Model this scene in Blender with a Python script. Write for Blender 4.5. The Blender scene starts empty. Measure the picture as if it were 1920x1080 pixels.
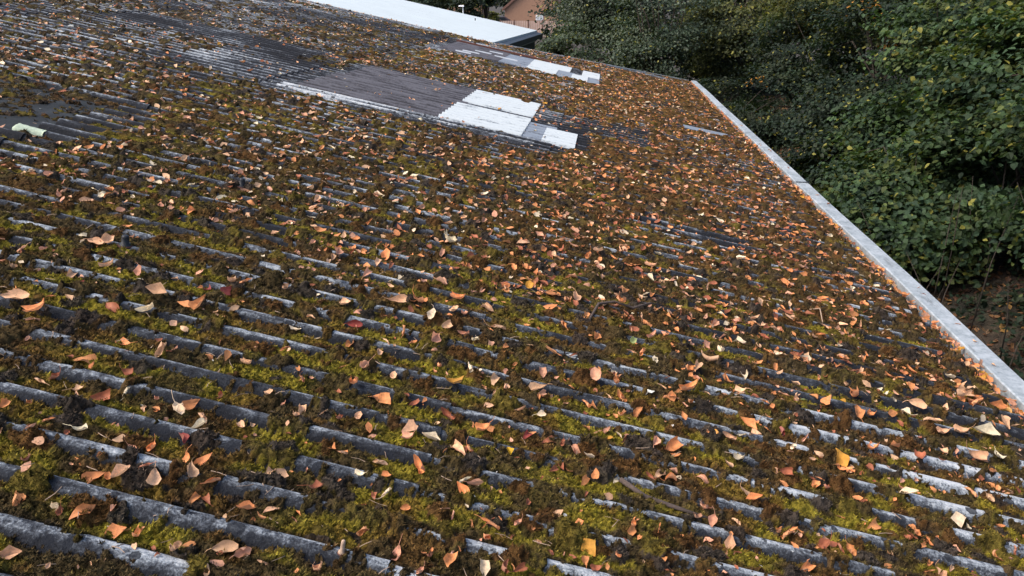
import bpy, math, random
import numpy as np
from mathutils import Matrix, Vector

random.seed(7)
RNG = np.random.default_rng(11)
SC = bpy.context.scene
COL = SC.collection

# ------------------------------------------------------------------ camera, light, exposure
CAM_Z = 4.5
F_PX, VPX, PCX, PCY = 1371.0, 1140.0, 960.0, 540.0          # focal length in 1920-wide pixels, vanishing point of the eave
cam_d = bpy.data.cameras.new('camera')
cam = bpy.data.objects.new('camera', cam_d)
COL.objects.link(cam)
SC.camera = cam
cam_d.sensor_width = 36.0
cam_d.lens = 36.0 * F_PX / 1920.0
cam_d.clip_start, cam_d.clip_end = 0.05, 2000.0
_e = np.array([VPX - PCX, -PCY, F_PX]); _e /= np.linalg.norm(_e)          # eave direction (camera: x right, y down, z ahead)
_p = math.atan(PCY / F_PX)
_up = np.array([0, -math.cos(_p), -math.sin(_p)])
_r = np.cross(_e, _up); _r /= np.linalg.norm(_r)
if _r[0] < 0: _r = -_r
B = np.array([_r, _e, _up])                                               # camera -> world rows
right, down, fwd = B[:, 0], B[:, 1], B[:, 2]
cam.matrix_world = Matrix(((right[0], -down[0], -fwd[0], 0), (right[1], -down[1], -fwd[1], 0),
                           (right[2], -down[2], -fwd[2], CAM_Z), (0, 0, 0, 1)))

SUN_AZ, SUN_EL = math.radians(-112), math.radians(50)
world = bpy.data.worlds.new('World'); SC.world = world
world.use_nodes = True
wn = world.node_tree
sky = wn.nodes.new('ShaderNodeTexSky'); sky.sky_type = 'NISHITA'; sky.sun_disc = False
sky.sun_elevation, sky.sun_rotation = SUN_EL, SUN_AZ
sky.air_density, sky.dust_density, sky.ozone_density = 0.9, 4.2, 1.0
wn.links.new(sky.outputs['Color'], wn.nodes['Background'].inputs['Color'])
wn.nodes['Background'].inputs['Strength'].default_value = 0.125
sun_d = bpy.data.lights.new('sun', 'SUN'); sun_d.energy = 1.0; sun_d.angle = math.radians(24); sun_d.color = (1.0, 0.93, 0.84)
sun = bpy.data.objects.new('sun', sun_d); COL.objects.link(sun)
sdir = Vector((math.sin(SUN_AZ) * math.cos(SUN_EL), math.cos(SUN_AZ) * math.cos(SUN_EL), math.sin(SUN_EL)))
sun.rotation_euler = sdir.to_track_quat('Z', 'Y').to_euler()
SC.view_settings.view_transform = 'Standard'; SC.view_settings.look = 'None'
SC.view_settings.exposure = 1.40; SC.view_settings.gamma = 1.0
SC.view_settings.use_curve_mapping = False
SC.render.engine = 'CYCLES'
SC.cycles.max_bounces = 6; SC.cycles.diffuse_bounces = 3; SC.cycles.glossy_bounces = 2
SC.cycles.transmission_bounces = 3; SC.cycles.transparent_max_bounces = 4
SC.cycles.use_denoising = True

# ------------------------------------------------------------------ helpers
def tag(o, label=None, cat=None, group=None, kind=None):
    if label: o['label'] = label
    if cat: o['category'] = cat
    if group: o['group'] = group
    if kind: o['kind'] = kind
    return o

def link(name, me, mat=None, parent=None, smooth=False):
    o = bpy.data.objects.new(name, me); COL.objects.link(o)
    if parent is not None: o.parent = parent
    if mat is not None and len(me.materials) == 0: me.materials.append(mat)
    return o

def empty(name, loc=(0, 0, 0)):
    o = bpy.data.objects.new(name, None); COL.objects.link(o); o.location = loc
    o.empty_display_size = 0.2
    return o

def np_mesh(name, V, F, smooth=True, col=None, extra=None):
    """mesh from numpy: V (n,3), F (m,k) with one k, or a list of such arrays"""
    me = bpy.data.meshes.new(name)
    Fs = F if isinstance(F, list) else [F]
    Fs = [np.asarray(f, dtype=np.int32) for f in Fs if len(f)]
    V = np.asarray(V, dtype=np.float32)
    me.vertices.add(len(V)); me.vertices.foreach_set('co', V.ravel())
    loops = np.concatenate([f.ravel() for f in Fs])
    tot = np.concatenate([np.full(len(f), f.shape[1], dtype=np.int32) for f in Fs])
    start = np.concatenate([[0], np.cumsum(tot)[:-1]]).astype(np.int32)
    me.loops.add(len(loops)); me.loops.foreach_set('vertex_index', loops)
    me.polygons.add(len(tot)); me.polygons.foreach_set('loop_start', start)
    me.polygons.foreach_set('loop_total', tot)
    me.polygons.foreach_set('use_smooth', np.full(len(tot), bool(smooth)))
    if col is not None:
        a = me.attributes.new('Col', 'FLOAT_COLOR', 'POINT')
        c4 = np.ones((len(V), 4), dtype=np.float32); c4[:, :3] = col
        a.data.foreach_set('color', c4.ravel())
    if extra:
        for k, v in extra.items():
            a = me.attributes.new(k, 'FLOAT', 'POINT'); a.data.foreach_set('value', np.asarray(v, dtype=np.float32))
    me.update(calc_edges=True)
    return me

class MB:
    """collects boxes, bars, tubes into one mesh"""
    def __init__(s): s.v = []; s.f = []
    def add(s, v, f):
        n = len(s.v); s.v += [tuple(p) for p in v]; s.f += [tuple(i + n for i in q) for q in f]; return s
    def box(s, x0, x1, y0, y1, z0, z1):
        return s.add([(x0, y0, z0), (x1, y0, z0), (x1, y1, z0), (x0, y1, z0), (x0, y0, z1), (x1, y0, z1), (x1, y1, z1), (x0, y1, z1)],
                     [(0, 3, 2, 1), (4, 5, 6, 7), (0, 1, 5, 4), (1, 2, 6, 5), (2, 3, 7, 6), (3, 0, 4, 7)])
    def hexa(s, p):  # 8 points bottom 4, top 4
        return s.add(p, [(0, 3, 2, 1), (4, 5, 6, 7), (0, 1, 5, 4), (1, 2, 6, 5), (2, 3, 7, 6), (3, 0, 4, 7)])
    def tube(s, pts, rad, n=6):
        pts = [Vector(p) for p in pts]; rings = []
        for i, p in enumerate(pts):
            d = (pts[min(i + 1, len(pts) - 1)] - pts[max(i - 1, 0)]).normalized()
            a = d.cross(Vector((0, 0, 1)) if abs(d.z) < .9 else Vector((1, 0, 0))).normalized(); b = d.cross(a)
            r = rad[i] if isinstance(rad, (list, tuple)) else rad
            rings.append([p + (a * math.cos(2 * math.pi * k / n) + b * math.sin(2 * math.pi * k / n)) * r for k in range(n)])
        v = [q for R in rings for q in R]; f = []
        for i in range(len(rings) - 1):
            for k in range(n):
                f.append((i * n + k, i * n + (k + 1) % n, (i + 1) * n + (k + 1) % n, (i + 1) * n + k))
        f.append(tuple(range(n - 1, -1, -1))); f.append(tuple((len(rings) - 1) * n + k for k in range(n)))
        return s.add(v, f)
    def lathe(s, prof, n=12, at=(0, 0, 0)):
        v = [(at[0] + r * math.cos(2 * math.pi * k / n), at[1] + r * math.sin(2 * math.pi * k / n), at[2] + z) for r, z in prof for k in range(n)]
        f = [(i * n + k, i * n + (k + 1) % n, (i + 1) * n + (k + 1) % n, (i + 1) * n + k) for i in range(len(prof) - 1) for k in range(n)]
        f.append(tuple((len(prof) - 1) * n + k for k in range(n)))
        return s.add(v, f)
    def build(s, name, mat=None, parent=None, smooth=False, bevel=0):
        me = bpy.data.meshes.new(name); me.from_pydata(s.v, [], s.f)
        if smooth: me.polygons.foreach_set('use_smooth', [True] * len(me.polygons))
        me.update()
        o = link(name, me, mat, parent)
        if bevel:
            m = o.modifiers.new('bevel', 'BEVEL'); m.width = bevel; m.segments = 2; m.limit_method = 'ANGLE'
        return o

def hsh(i, j, seed):
    i = i.astype(np.int64).astype(np.uint64); j = j.astype(np.int64).astype(np.uint64)
    h = i * np.uint64(374761393) + j * np.uint64(668265263) + np.uint64(seed * 2246822519 % (1 << 32))
    h &= np.uint64(0xffffffff)
    h = ((h ^ (h >> np.uint64(13))) * np.uint64(1274126177)) & np.uint64(0xffffffff)
    h = ((h ^ (h >> np.uint64(15))) * np.uint64(2246822519)) & np.uint64(0xffffffff)
    h ^= h >> np.uint64(16)
    return h.astype(np.float64) / 4294967296.0

def vnoise(x, y, seed=0):
    i = np.floor(x); j = np.floor(y); u = x - i; v = y - j
    u = u * u * (3 - 2 * u); v = v * v * (3 - 2 * v)
    return (hsh(i, j, seed) * (1 - u) + hsh(i + 1, j, seed) * u) * (1 - v) + (hsh(i, j + 1, seed) * (1 - u) + hsh(i + 1, j + 1, seed) * u) * v

def fbm(x, y, seed=0, o=3):
    t = 0; a = .5; s = 0
    for k in range(o):
        t = t + a * vnoise(x, y, seed + k * 17); s += a; x = x * 2.03 + 7.3; y = y * 2.03 + 3.1; a *= .5
    return t / s

def worley(x, y, seed=0, jit=.95):
    i = np.floor(x); j = np.floor(y)
    best = np.full(x.shape, 9.0); cid = np.zeros(x.shape)
    for di in (-1, 0, 1):
        for dj in (-1, 0, 1):
            a, b = i + di, j + dj
            px = a + .5 + (hsh(a, b, seed) - .5) * jit; py = b + .5 + (hsh(a, b, seed + 1) - .5) * jit
            d = (px - x) ** 2 + (py - y) ** 2
            m = d < best
            best = np.where(m, d, best); cid = np.where(m, hsh(a, b, seed + 2), cid)
    return np.sqrt(best), cid

def sstep(a, b, x):
    t = np.clip((x - a) / (b - a), 0, 1); return t * t * (3 - 2 * t)

# node material helper
class NM:
    def __init__(s, name):
        s.m = bpy.data.materials.new(name); s.m.use_nodes = True; s.t = s.m.node_tree
        s.b = s.t.nodes['Principled BSDF']; s.out = s.t.nodes['Material Output']
    def n(s, typ, ins=None, **kw):
        nd = s.t.nodes.new('ShaderNode' + typ)
        for k, v in kw.items(): setattr(nd, k, v)
        for k, v in (ins or {}).items():
            sk = nd.inputs[k]
            if hasattr(v, 'links') or isinstance(v, bpy.types.NodeSocket): s.t.links.new(v, sk)
            else: sk.default_value = v
        return nd
    def set(s, **kw):
        for k, v in kw.items():
            k = k.replace('_', ' ')
            sk = s.b.inputs[k]
            if isinstance(v, bpy.types.NodeSocket): s.t.links.new(v, sk)
            else: sk.default_value = v
        return s
    def noise(s, vec, scale, detail=3, rough=.6, out='Fac'):
        return s.n('TexNoise', {'Vector': vec, 'Scale': scale, 'Detail': detail, 'Roughness': rough}).outputs[out]
    def ramp(s, fac, stops, interp='LINEAR'):
        r = s.n('ValToRGB', {'Fac': fac}); cr = r.color_ramp; cr.interpolation = interp
        while len(cr.elements) < len(stops): cr.elements.new(.5)
        for e, (p, c) in zip(cr.elements, stops):
            e.position = p; e.color = (c[0], c[1], c[2], 1) if hasattr(c, '__len__') else (c, c, c, 1)
        return r.outputs['Color']
    def mix(s, fac, a, b, mode='MIX'):
        nd = s.n('Mix', data_type='RGBA', blend_type=mode)
        for key, v in ((0, fac), (6, a), (7, b)):
            sk = nd.inputs[key]
            if isinstance(v, bpy.types.NodeSocket): s.t.links.new(v, sk)
            else: sk.default_value = (v if key == 0 else (v[0], v[1], v[2], 1))
        return nd.outputs[2]
    def math(s, op, a, b=None, clamp=False):
        nd = s.n('Math', operation=op); nd.use_clamp = clamp
        for i, v in enumerate((a, b)):
            if v is None: continue
            if isinstance(v, bpy.types.NodeSocket): s.t.links.new(v, nd.inputs[i])
            else: nd.inputs[i].default_value = v
        return nd.outputs[0]
    def bump(s, h, dist=.005, strength=.6):
        return s.n('Bump', {'Height': h, 'Distance': dist, 'Strength': strength}).outputs['Normal']
    def pos(s): return s.n('NewGeometry').outputs['Position']
    def obj(s): return s.n('TexCoord').outputs['Object']

# ------------------------------------------------------------------ the roof's own coordinates
SLOPE = math.radians(11.77)
DROP = 1.30                               # camera to the crest plane, square to the roof
CV = np.array([math.cos(SLOPE), 0, -math.sin(SLOPE)])
EV = np.array([0, 1.0, 0])
NV = np.array([math.sin(SLOPE), 0, math.cos(SLOPE)])
ORG = np.array([0, 0, CAM_Z]) - DROP * NV
PITCH, AMP, PH = 0.146, 0.025, 0.95
EAVE_C = 2.22
LAPS = [-11.0, -8.3, -5.6, -2.9, -0.19, EAVE_C]
Y_ROW0 = PITCH * (53.45 - 7 * 8)          # a valley
N_ROW = 18
Y_GAB = Y_ROW0 + 16 * 7 * PITCH           # the far gable, which runs a little askew
def ylim(c): return Y_GAB + .385 * np.clip(np.asarray(c, float) + 2.0, 0, None)
Y_END = float(ylim(EAVE_C))

def RW(c, y, h):
    c = np.asarray(c, float)[..., None]; y = np.asarray(y, float)[..., None]; h = np.asarray(h, float)[..., None]
    return ORG + c * CV + y * EV + h * NV
ROOF_M = Matrix(((CV[0], EV[0], NV[0], ORG[0]), (CV[1], EV[1], NV[1], ORG[1]), (CV[2], EV[2], NV[2], ORG[2]), (0, 0, 0, 1)))

def on_roof(px, py, h=0.0):
    """the roof point seen at a pixel of the 1920 wide photograph"""
    d = B @ np.array([px - PCX, py - PCY, F_PX]); t = -(DROP - h) / (d @ NV); P = d * t
    return P @ CV, P @ EV
def along(px, py, X=None, Y=None, Z=None):
    d = B @ np.array([px - PCX, py - PCY, F_PX])
    t = X / d[0] if X is not None else (Y / d[1] if Y is not None else (Z - CAM_Z) / d[2])
    p = d * t; return np.array([p[0], p[1], p[2] + CAM_Z])
def project(P):
    q = (np.asarray(P) - np.array([0, 0, CAM_Z])) @ B
    return PCX + F_PX * q[..., 0] / q[..., 2], PCY + F_PX * q[..., 1] / q[..., 2], q[..., 2]

FLAT_Y = (Y_ROW0 + 4 * 7 * PITCH, Y_ROW0 + 5 * 7 * PITCH)
def sheet_off(c):
    o = np.zeros_like(c)
    for a, b in zip(LAPS[:-1], LAPS[1:]):
        o = np.where((c >= a) & (c <= b), .010 * (c - a + .12) / (b - a + .12), o)
    return o
def corr(y):
    w = np.cos(2 * np.pi * (y / PITCH - PH))
    return AMP * (w * 1.12 - .12 * w ** 3 - 1)
def sheet_h(c, y):
    h = corr(y) + sheet_off(c)
    flat = (c < -2.9) & (c > -5.6) & (y > FLAT_Y[0]) & (y < FLAT_Y[1])
    return np.where(flat, -.034, h)

# bare places: (c0, c1, y0, y1, how bare)
BARE = [(-1.31, -.52, 6.80, 8.86, .215), (-3.16, -2.84, 3.76, 4.0, 1.0), (-2.72, -1.3, 6.72, 8.95, .155), (-.45, .06, 6.75, 7.72, .26), (-.45, .75, 7.75, 8.75, .085),
        (-1.10, .16, 12.62, 14.4, .23), (-2.7, -1.1, 12.5, 14.5, .2), (-7.2, -2.7, 13.3, 14.6, .08), (-4.6, -2.9, 3.71, 4.73, .17),
        (-5.6, -3.3, 8.2, 9.2, .17), (-3.9, -2.6, 6.6, 8.2, .12), (-9, -3.2, 15.3, 17.2, .09), (-9, -4.4, 9.6, 13, .03),
        (1.34, 1.98, 9.86, 10.14, .9), (.55, 1.3, 4.74, 4.98, .11), (-9, -4.6, 6.0, 8.2, .03),
        (-2.9, -.1, 6.40, 6.75, .13), (-3.8, -2.75, 3.2, 4.9, .10), (-3, -1.2, 14.5, 15.2, .10), (0.2, 1.7, 16.6, 17.2, .10)]

def moss(c, y, cell=.014):
    """heights of the sheet and of the moss top, and the moss colour, at roof points"""
    hs = sheet_h(c, y)
    wob = fbm(c * 3.1, y * 3.1, 5) - .5
    bare = np.zeros_like(c)
    for a, b, p, q, k in BARE:
        cc = c + wob * .18; yy = y + wob * .12
        e = sstep(a - .07, a + .03, cc) * (1 - sstep(b - .03, b + .07, cc)) * sstep(p - .04, p + .03, yy) * (1 - sstep(q - .03, q + .04, yy))
        bare = np.maximum(bare, e * k)
    # how deep the moss lies
    rich = sstep(-2.6, .9, c - .05 * y) * sstep(2.2, 4.6, y)             # the leafy lower middle
    thin = sstep(-2.2, -5.0, c) * sstep(3, 7, y)
    near = 1 - sstep(2.0, 3.6, y)
    n1 = fbm(c * 7.0, y * 8.2, 21, 3) - .5
    n2 = fbm(c * 1.3, y * 1.7, 31, 2) - .5
    n3 = fbm(c * 24, y * 32, 41, 2) - .5
    fill = -.0130 + .0038 * near + .026 * n1 + .012 * n2 + .016 * n3 + .004 * rich - .002 * thin - .003 * sstep(.7, 1.6, c) * near   # moss in the valleys
    m0 = fbm(c * 14.0, y * 6.85 + 40, 23, 3)                                # and where it climbs over the crests
    thr = .50 + .070 * near - .115 * rich + .02 * thin - .22 * n2
    thick = sstep(thr, thr + .10, m0)
    g = np.maximum(fill, hs - .012 + .018 * thick + .014 * n3) - .16 * bare
    base = np.maximum(hs, g)
    close = sstep(-.016, -.002, g - hs)                                   # cushions keep to where moss already grows
    # cushions
    wx, wy = fbm(c * 40, y * 40, 45, 2) - .5, fbm(c * 40 + 9, y * 40 + 5, 46, 2) - .5
    d, cid = worley(c / .085 + wx * .55, y / .075 + wy * .55, 51)
    rad = .14 + .36 * cid ** 1.5
    pres = (hsh(np.floor(cid * 9973), np.floor(cid * 777), 3) * (.30 + .70 * close) + .35 * n2 + .08 * rich - .8 * bare - .10 * thin) > .40
    x = np.clip(1 - (d / rad) ** 2, 0, 1)
    dome = np.where(pres, np.sqrt(x) * rad * .050, 0)
    d2, cid2 = worley(c / .034 + wx * .5, y / .030 + wy * .5, 61)
    dome2 = np.where(cid2 * (.35 + .65 * close) > .50 + .5 * bare, np.sqrt(np.clip(1 - (d2 / .46) ** 2, 0, 1)) * .009, 0)
    d3, cid3 = worley(c / .17 + wx * .25, y / .15 + wy * .25, 67)           # a few big round cushions
    rad3 = .16 + .16 * cid3
    p3 = (hsh(np.floor(cid3 * 7919), np.floor(cid3 * 613), 13) * (.4 + .6 * close) - .8 * bare) > .42
    dome3 = np.where(p3, np.sqrt(np.clip(1 - (d3 / rad3) ** 2, 0, 1)) * rad3 * .095, 0)
    dome = np.maximum(dome, dome3); cid = np.where(dome3 > .004, cid3, cid)
    g = np.where(dome + dome2 > .001, base - .004 + dome + dome2, g)
    is_dome = np.clip(dome / .008, 0, 1)
    # tufts
    t1, tid = worley(c / cell, y / cell, 71)
    t2, tid2 = worley(c / (cell * 2.3), y / (cell * 2.1), 77)
    g = g + (.0125 - .0055 * is_dome) * (1 - np.clip(t1 * 1.25, 0, 1) ** 1.6) * min(cell / .014, 1.3) + .009 * (1 - np.clip(t2, 0, 1) ** 1.5) - .0135
    depth_m = sstep(.001, .014, g - hs)[..., None]
    # colour of the plants
    green = np.array([.215, .176, .016]); olive = np.array([.100, .076, .014]); dark = np.array([.054, .038, .016])
    brown = np.array([.092, .044, .015]); black = np.array([.023, .019, .017]); ochre = np.array([.145, .074, .018])
    m1 = fbm(c * 7 + 3, y * 10, 91, 3); m2 = fbm(c * 2.1, y * 2.6, 95, 2); m3 = fbm(c * 15, y * 18, 97, 2)
    lush = np.clip(sstep(.42, .62, m1 + .35 * (m2 - .5) - .13 * rich * sstep(2.0, 4.5, y) - .05 * sstep(.4, 1.6, c) - .03 * sstep(3, 6, y)), 0, 1)
    valley = sstep(-.006, -.026, corr(y) + .0 * c)
    lush = lush * (.30 + .70 * valley) * (1 - .75 * is_dome)
    k = np.clip(tid, 0, 1)[..., None]
    col = dark * (1 - lush[..., None]) + green * lush[..., None]
    col = col * .62 + .38 * np.where((m3 > .5)[..., None], olive, dark)
    bsel = (sstep(.50, .62, m3 * .5 + .5 * fbm(c * 4, y * 5, 101, 2)))[..., None]
    col = col * (1 - .62 * bsel) + brown * .62 * bsel
    far_w = (rich * sstep(3.0, 8, y))[..., None] * (.40 + .35 * m1[..., None])
    col = col * (1 - far_w) + (ochre * .62 + brown * .38) * far_w
    dsel = is_dome[..., None]
    hc = hsh(np.floor(cid * 5531), np.floor(cid * 311), 9)[..., None]
    dcol = np.where(hc < .38, black * 1.5, np.where(hc < .72, brown * .85, np.where(hc < .9, dark, olive * .95)))
    col = col * (1 - .85 * dsel) + dcol * .85 * dsel
    col = col * (.35 + .65 * depth_m) + np.array([.034, .025, .017]) * (.65 - .65 * depth_m)   # thin growth is the dark kind
    dark_l = (thin * .45)[..., None]
    col = col * (1 - dark_l) + np.array([.045, .040, .030]) * dark_l
    # tone varies at random from tuft to tuft
    col = col * (.42 + 1.25 * k)
    return hs, g, np.clip(col, .004, .6)

# ------------------------------------------------------------------ materials
def mat_sheet():
    m = NM('fibre_cement'); P = m.obj()
    rnd = m.n('ObjectInfo').outputs['Random']
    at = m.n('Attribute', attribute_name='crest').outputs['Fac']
    wp = m.pos()
    st = m.n('Mapping', {'Vector': wp, 'Scale': (1, 7, 1)}).outputs['Vector']
    n1 = m.noise(st, 3.2, 5, .65); n2 = m.noise(wp, 38, 4, .7); n3 = m.noise(wp, 1.1, 2, .5); n4 = m.noise(wp, 170, 2, .7)
    a = m.math('ADD', m.math('MULTIPLY', n1, 1.0), m.math('MULTIPLY', n2, .75))
    a = m.math('ADD', a, m.math('MULTIPLY', n3, .8))
    a = m.math('ADD', a, m.math('MULTIPLY', n4, .5))
    a = m.math('ADD', a, m.math('MULTIPLY', at, .55))  # paler weathered crests, and painted shade on the near flanks
    a = m.math('ADD', a, m.math('MULTIPLY', rnd, .14))
    tone = m.n('SeparateColor', {'Color': m.n('ObjectInfo').outputs['Color']}).outputs[0]
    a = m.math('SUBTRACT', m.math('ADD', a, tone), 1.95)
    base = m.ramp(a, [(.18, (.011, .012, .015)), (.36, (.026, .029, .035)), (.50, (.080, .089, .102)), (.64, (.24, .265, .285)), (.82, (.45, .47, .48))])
    v = m.n('TexVoronoi', {'Vector': wp, 'Scale': 21.0, 'Randomness': 1.0})
    rv = m.n('SeparateColor', {'Color': v.outputs['Color']}).outputs[0]
    edge = m.math('ADD', v.outputs['Distance'], m.math('MULTIPLY', n2, .28))
    spot = m.math('LESS_THAN', edge, m.math('MULTIPLY', m.math('SUBTRACT', rv, .18), .74))
    v2 = m.n('TexVoronoi', {'Vector': wp, 'Scale': 75.0, 'Randomness': 1.0})
    rv2 = m.n('SeparateColor', {'Color': v2.outputs['Color']}).outputs[0]
    spot2 = m.math('LESS_THAN', m.math('ADD', v2.outputs['Distance'], m.math('MULTIPLY', n2, .2)), m.math('MULTIPLY', m.math('SUBTRACT', rv2, .45), .8))
    c = m.mix(m.math('MULTIPLY', spot, .85), base, (.014, .016, .021))
    c = m.mix(m.math('MULTIPLY', spot2, .7), c, (.022, .025, .031))
    pale = m.math('MULTIPLY', m.math('GREATER_THAN', m.noise(m.n('Mapping', {'Vector': wp, 'Scale': (.5, 1, 1)}).outputs['Vector'], 9, 4, .7), .70), .62)
    c = m.mix(pale, c, (.50, .52, .50))
    m.set(Base_Color=c, Roughness=.95, Normal=m.bump(m.math('ADD', n2, m.math('MULTIPLY', n4, .6)), .008, .8))
    m.b.inputs['Specular IOR Level'].default_value = .15
    return m.m

def mat_moss():
    m = NM('moss'); P = m.pos()
    at = m.n('Attribute', attribute_name='Col').outputs['Color']
    n1 = m.noise(P, 420, 3, .7); n2 = m.noise(P, 140, 2, .6)
    f = m.ramp(n1, [(.30, .45), (.55, 1.0), (.75, 1.75)])
    c = m.mix(1.0, at, f, 'MULTIPLY')
    hsv = m.n('HueSaturation', {'Color': c, 'Hue': m.math('ADD', .485, m.math('MULTIPLY', n2, .03)), 'Saturation': 1.0, 'Value': 1.0}).outputs['Color']
    m.set(Base_Color=hsv, Roughness=1.0, Normal=m.bump(m.math('ADD', n1, n2), .006, .9))
    m.b.inputs['Specular IOR Level'].default_value = .1
    m.b.inputs['Sheen Weight'].default_value = .0
    return m.m

def mat_leaf(name, obj_col=True, trans=.25, vein=True):
    m = NM(name)
    col = m.n('ObjectInfo').outputs['Color'] if obj_col else m.n('Attribute', attribute_name='Col').outputs['Color']
    P = m.obj() if obj_col else m.pos()
    n = m.noise(P, 3.5 if obj_col else 70, 4, .65)
    c = m.mix(1.0, col, m.ramp(n, [(.3, .70), (.5, 1.0), (.72, 1.25)]), 'MULTIPLY')
    if obj_col:
        n2 = m.noise(P, 26, 2, .6)
        c = m.mix(m.math('MULTIPLY', m.math('GREATER_THAN', n2, .66), .6), c, (.06, .025, .012))
    back = m.n('NewGeometry').outputs['Backfacing']
    c = m.mix(m.math('MULTIPLY', back, .25), c, (.45, .33, .24))
    m.set(Base_Color=c, Roughness=.62, Normal=m.bump(n, .002, .4))
    m.b.inputs['Specular IOR Level'].default_value = .25
    tr = m.n('BsdfTranslucent', {'Color': c})
    mx = m.n('MixShader', {0: trans, 1: m.b.outputs[0], 2: tr.outputs[0]})
    m.t.links.new(mx.outputs[0], m.out.inputs['Surface'])
    return m.m

def mat_foliage(name, trans=.3, rough=.62, spec=.2):
    m = NM(name)
    c = m.n('Attribute', attribute_name='Col').outputs['Color']
    m.set(Base_Color=c, Roughness=rough); m.b.inputs['Specular IOR Level'].default_value = spec
    tr = m.n('BsdfTranslucent', {'Color': m.mix(1.0, c, (1.25, 1.3, .5), 'MULTIPLY')})
    mx = m.n('MixShader', {0: trans, 1: m.b.outputs[0], 2: tr.outputs[0]})
    m.t.links.new(mx.outputs[0], m.out.inputs['Surface'])
    return m.m

def mat_plain(name, col, rough=.8, var=.25, scale=8, bump=.003, spec=.3, metal=0, stretch=None, bscale=None):
    m = NM(name); P = m.pos()
    if stretch: P = m.n('Mapping', {'Vector': P, 'Scale': stretch}).outputs['Vector']
    n = m.noise(P, scale, 5, .65); n2 = m.noise(P, scale * 7, 3, .6)
    f = m.ramp(m.math('ADD', m.math('MULTIPLY', n, .6), m.math('MULTIPLY', n2, .4)), [(.3, 1 - var), (.5, 1.0), (.7, 1 + var)])
    m.set(Base_Color=m.mix(1.0, col, f, 'MULTIPLY'), Roughness=rough, Metallic=metal, Normal=m.bump(n2, bump, .5))
    m.b.inputs['Specular IOR Level'].default_value = spec
    return m.m

def mat_kerb():
    m = NM('galvanised_kerb'); P = m.pos()
    n1 = m.noise(P, 6, 5, .7); n2 = m.noise(P, 45, 4, .7)
    st = m.n('Mapping', {'Vector': P, 'Scale': (30, 30, 3)}).outputs['Vector']
    n3 = m.noise(st, 1.3, 3, .6)
    a = m.math('ADD', m.math('MULTIPLY', n1, .5), m.math('ADD', m.math('MULTIPLY', n2, .3), m.math('MULTIPLY', n3, .2)))
    c = m.ramp(a, [(.33, (.11, .13, .14)), (.44, (.23, .265, .28)), (.55, (.36, .395, .415)), (.68, (.48, .51, .525))])
    v = m.n('TexVoronoi', {'Vector': P, 'Scale': 30.0}); rv = m.n('SeparateColor', {'Color': v.outputs['Color']}).outputs[0]
    sp = m.math('LESS_THAN', v.outputs['Distance'], m.math('MULTIPLY', m.math('SUBTRACT', rv, .8), .9))
    c = m.mix(m.math('MULTIPLY', sp, .6), c, (.09, .10, .10))
    st2 = m.math('GREATER_THAN', m.noise(m.n('Mapping', {'Vector': P, 'Scale': (6, 1.2, 1)}).outputs['Vector'], 2.2, 5, .72), .62)
    c = m.mix(m.math('MULTIPLY', st2, .5), c, (.13, .14, .14))
    m.set(Base_Color=c, Roughness=.6, Metallic=.25, Normal=m.bump(n2, .003, .35))
    return m.m

def mat_rooflight(name, clean, dirty, amt):
    m = NM(name); P = m.pos()
    st = m.n('Mapping', {'Vector': P, 'Scale': (1.2, 9, 1)}).outputs['Vector']
    n1 = m.noise(st, 2.6, 5, .7); n2 = m.noise(P, 40, 3, .7)
    at = m.n('Attribute', attribute_name='crest').outputs['Fac']
    a = m.math('SUBTRACT', m.math('ADD', m.math('MULTIPLY', n1, .7), m.math('MULTIPLY', n2, .3)), m.math('MULTIPLY', m.math('SUBTRACT', at, .45), .20))
    f = m.ramp(a, [(amt, 0.0), (amt + .14, 1.0)])
    m.set(Base_Color=m.mix(f, clean, dirty), Roughness=.7, Normal=m.bump(n2, .002, .4))
    m.b.inputs['Specular IOR Level'].default_value = .15
    return m.m

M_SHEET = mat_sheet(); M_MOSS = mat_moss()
M_LEAF = mat_leaf('dry_leaf'); M_LEAF2 = mat_leaf('dry_leaf_litter', False)
M_KERB = mat_kerb()
M_WHITE = mat_rooflight('clean_rooflight', (.41, .45, .465), (.12, .14, .16), .54)
M_GREYL = mat_rooflight('grey_rooflight', (.17, .20, .24), (.05, .055, .07), .50)
M_BLUE = mat_rooflight('blue_grey_sheet', (.075, .09, .115), (.03, .034, .042), .5)
M_PALE = mat_rooflight('pale_sheet', (.34, .37, .40), (.08, .09, .10), .5)
M_DARKL = mat_rooflight('grimy_rooflight', (.085, .085, .098), (.030, .029, .034), .44)
M_FLAT = mat_plain('grimy_flat_sheet', (.024, .028, .031), .9, .55, 5, .004, .1)
M_WALL = mat_plain('warehouse_brick', (.20, .11, .08), .9, .3, 12)
M_DARKWALL = mat_plain('dark_green_cladding', (.020, .028, .030), .6, .25, 4, .001)
M_WHITEROOF = mat_plain('white_coated_roof', (.44, .49, .49), .6, .08, .8, .001)
M_TWIG = mat_plain('dead_twig', (.075, .055, .045), .9, .5, 60)
M_STEM = mat_plain('pale_stem', (.34, .24, .17), .8, .4, 60)
M_BARK = mat_plain('bark', (.045, .036, .028), .95, .5, 14, .02)
M_BLACK = mat_plain('black_plastic', (.010, .012, .016), .5, .2, 40)
M_RUST = mat_plain('rusty_metal', (.095, .038, .028), .85, .5, 20)

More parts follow.
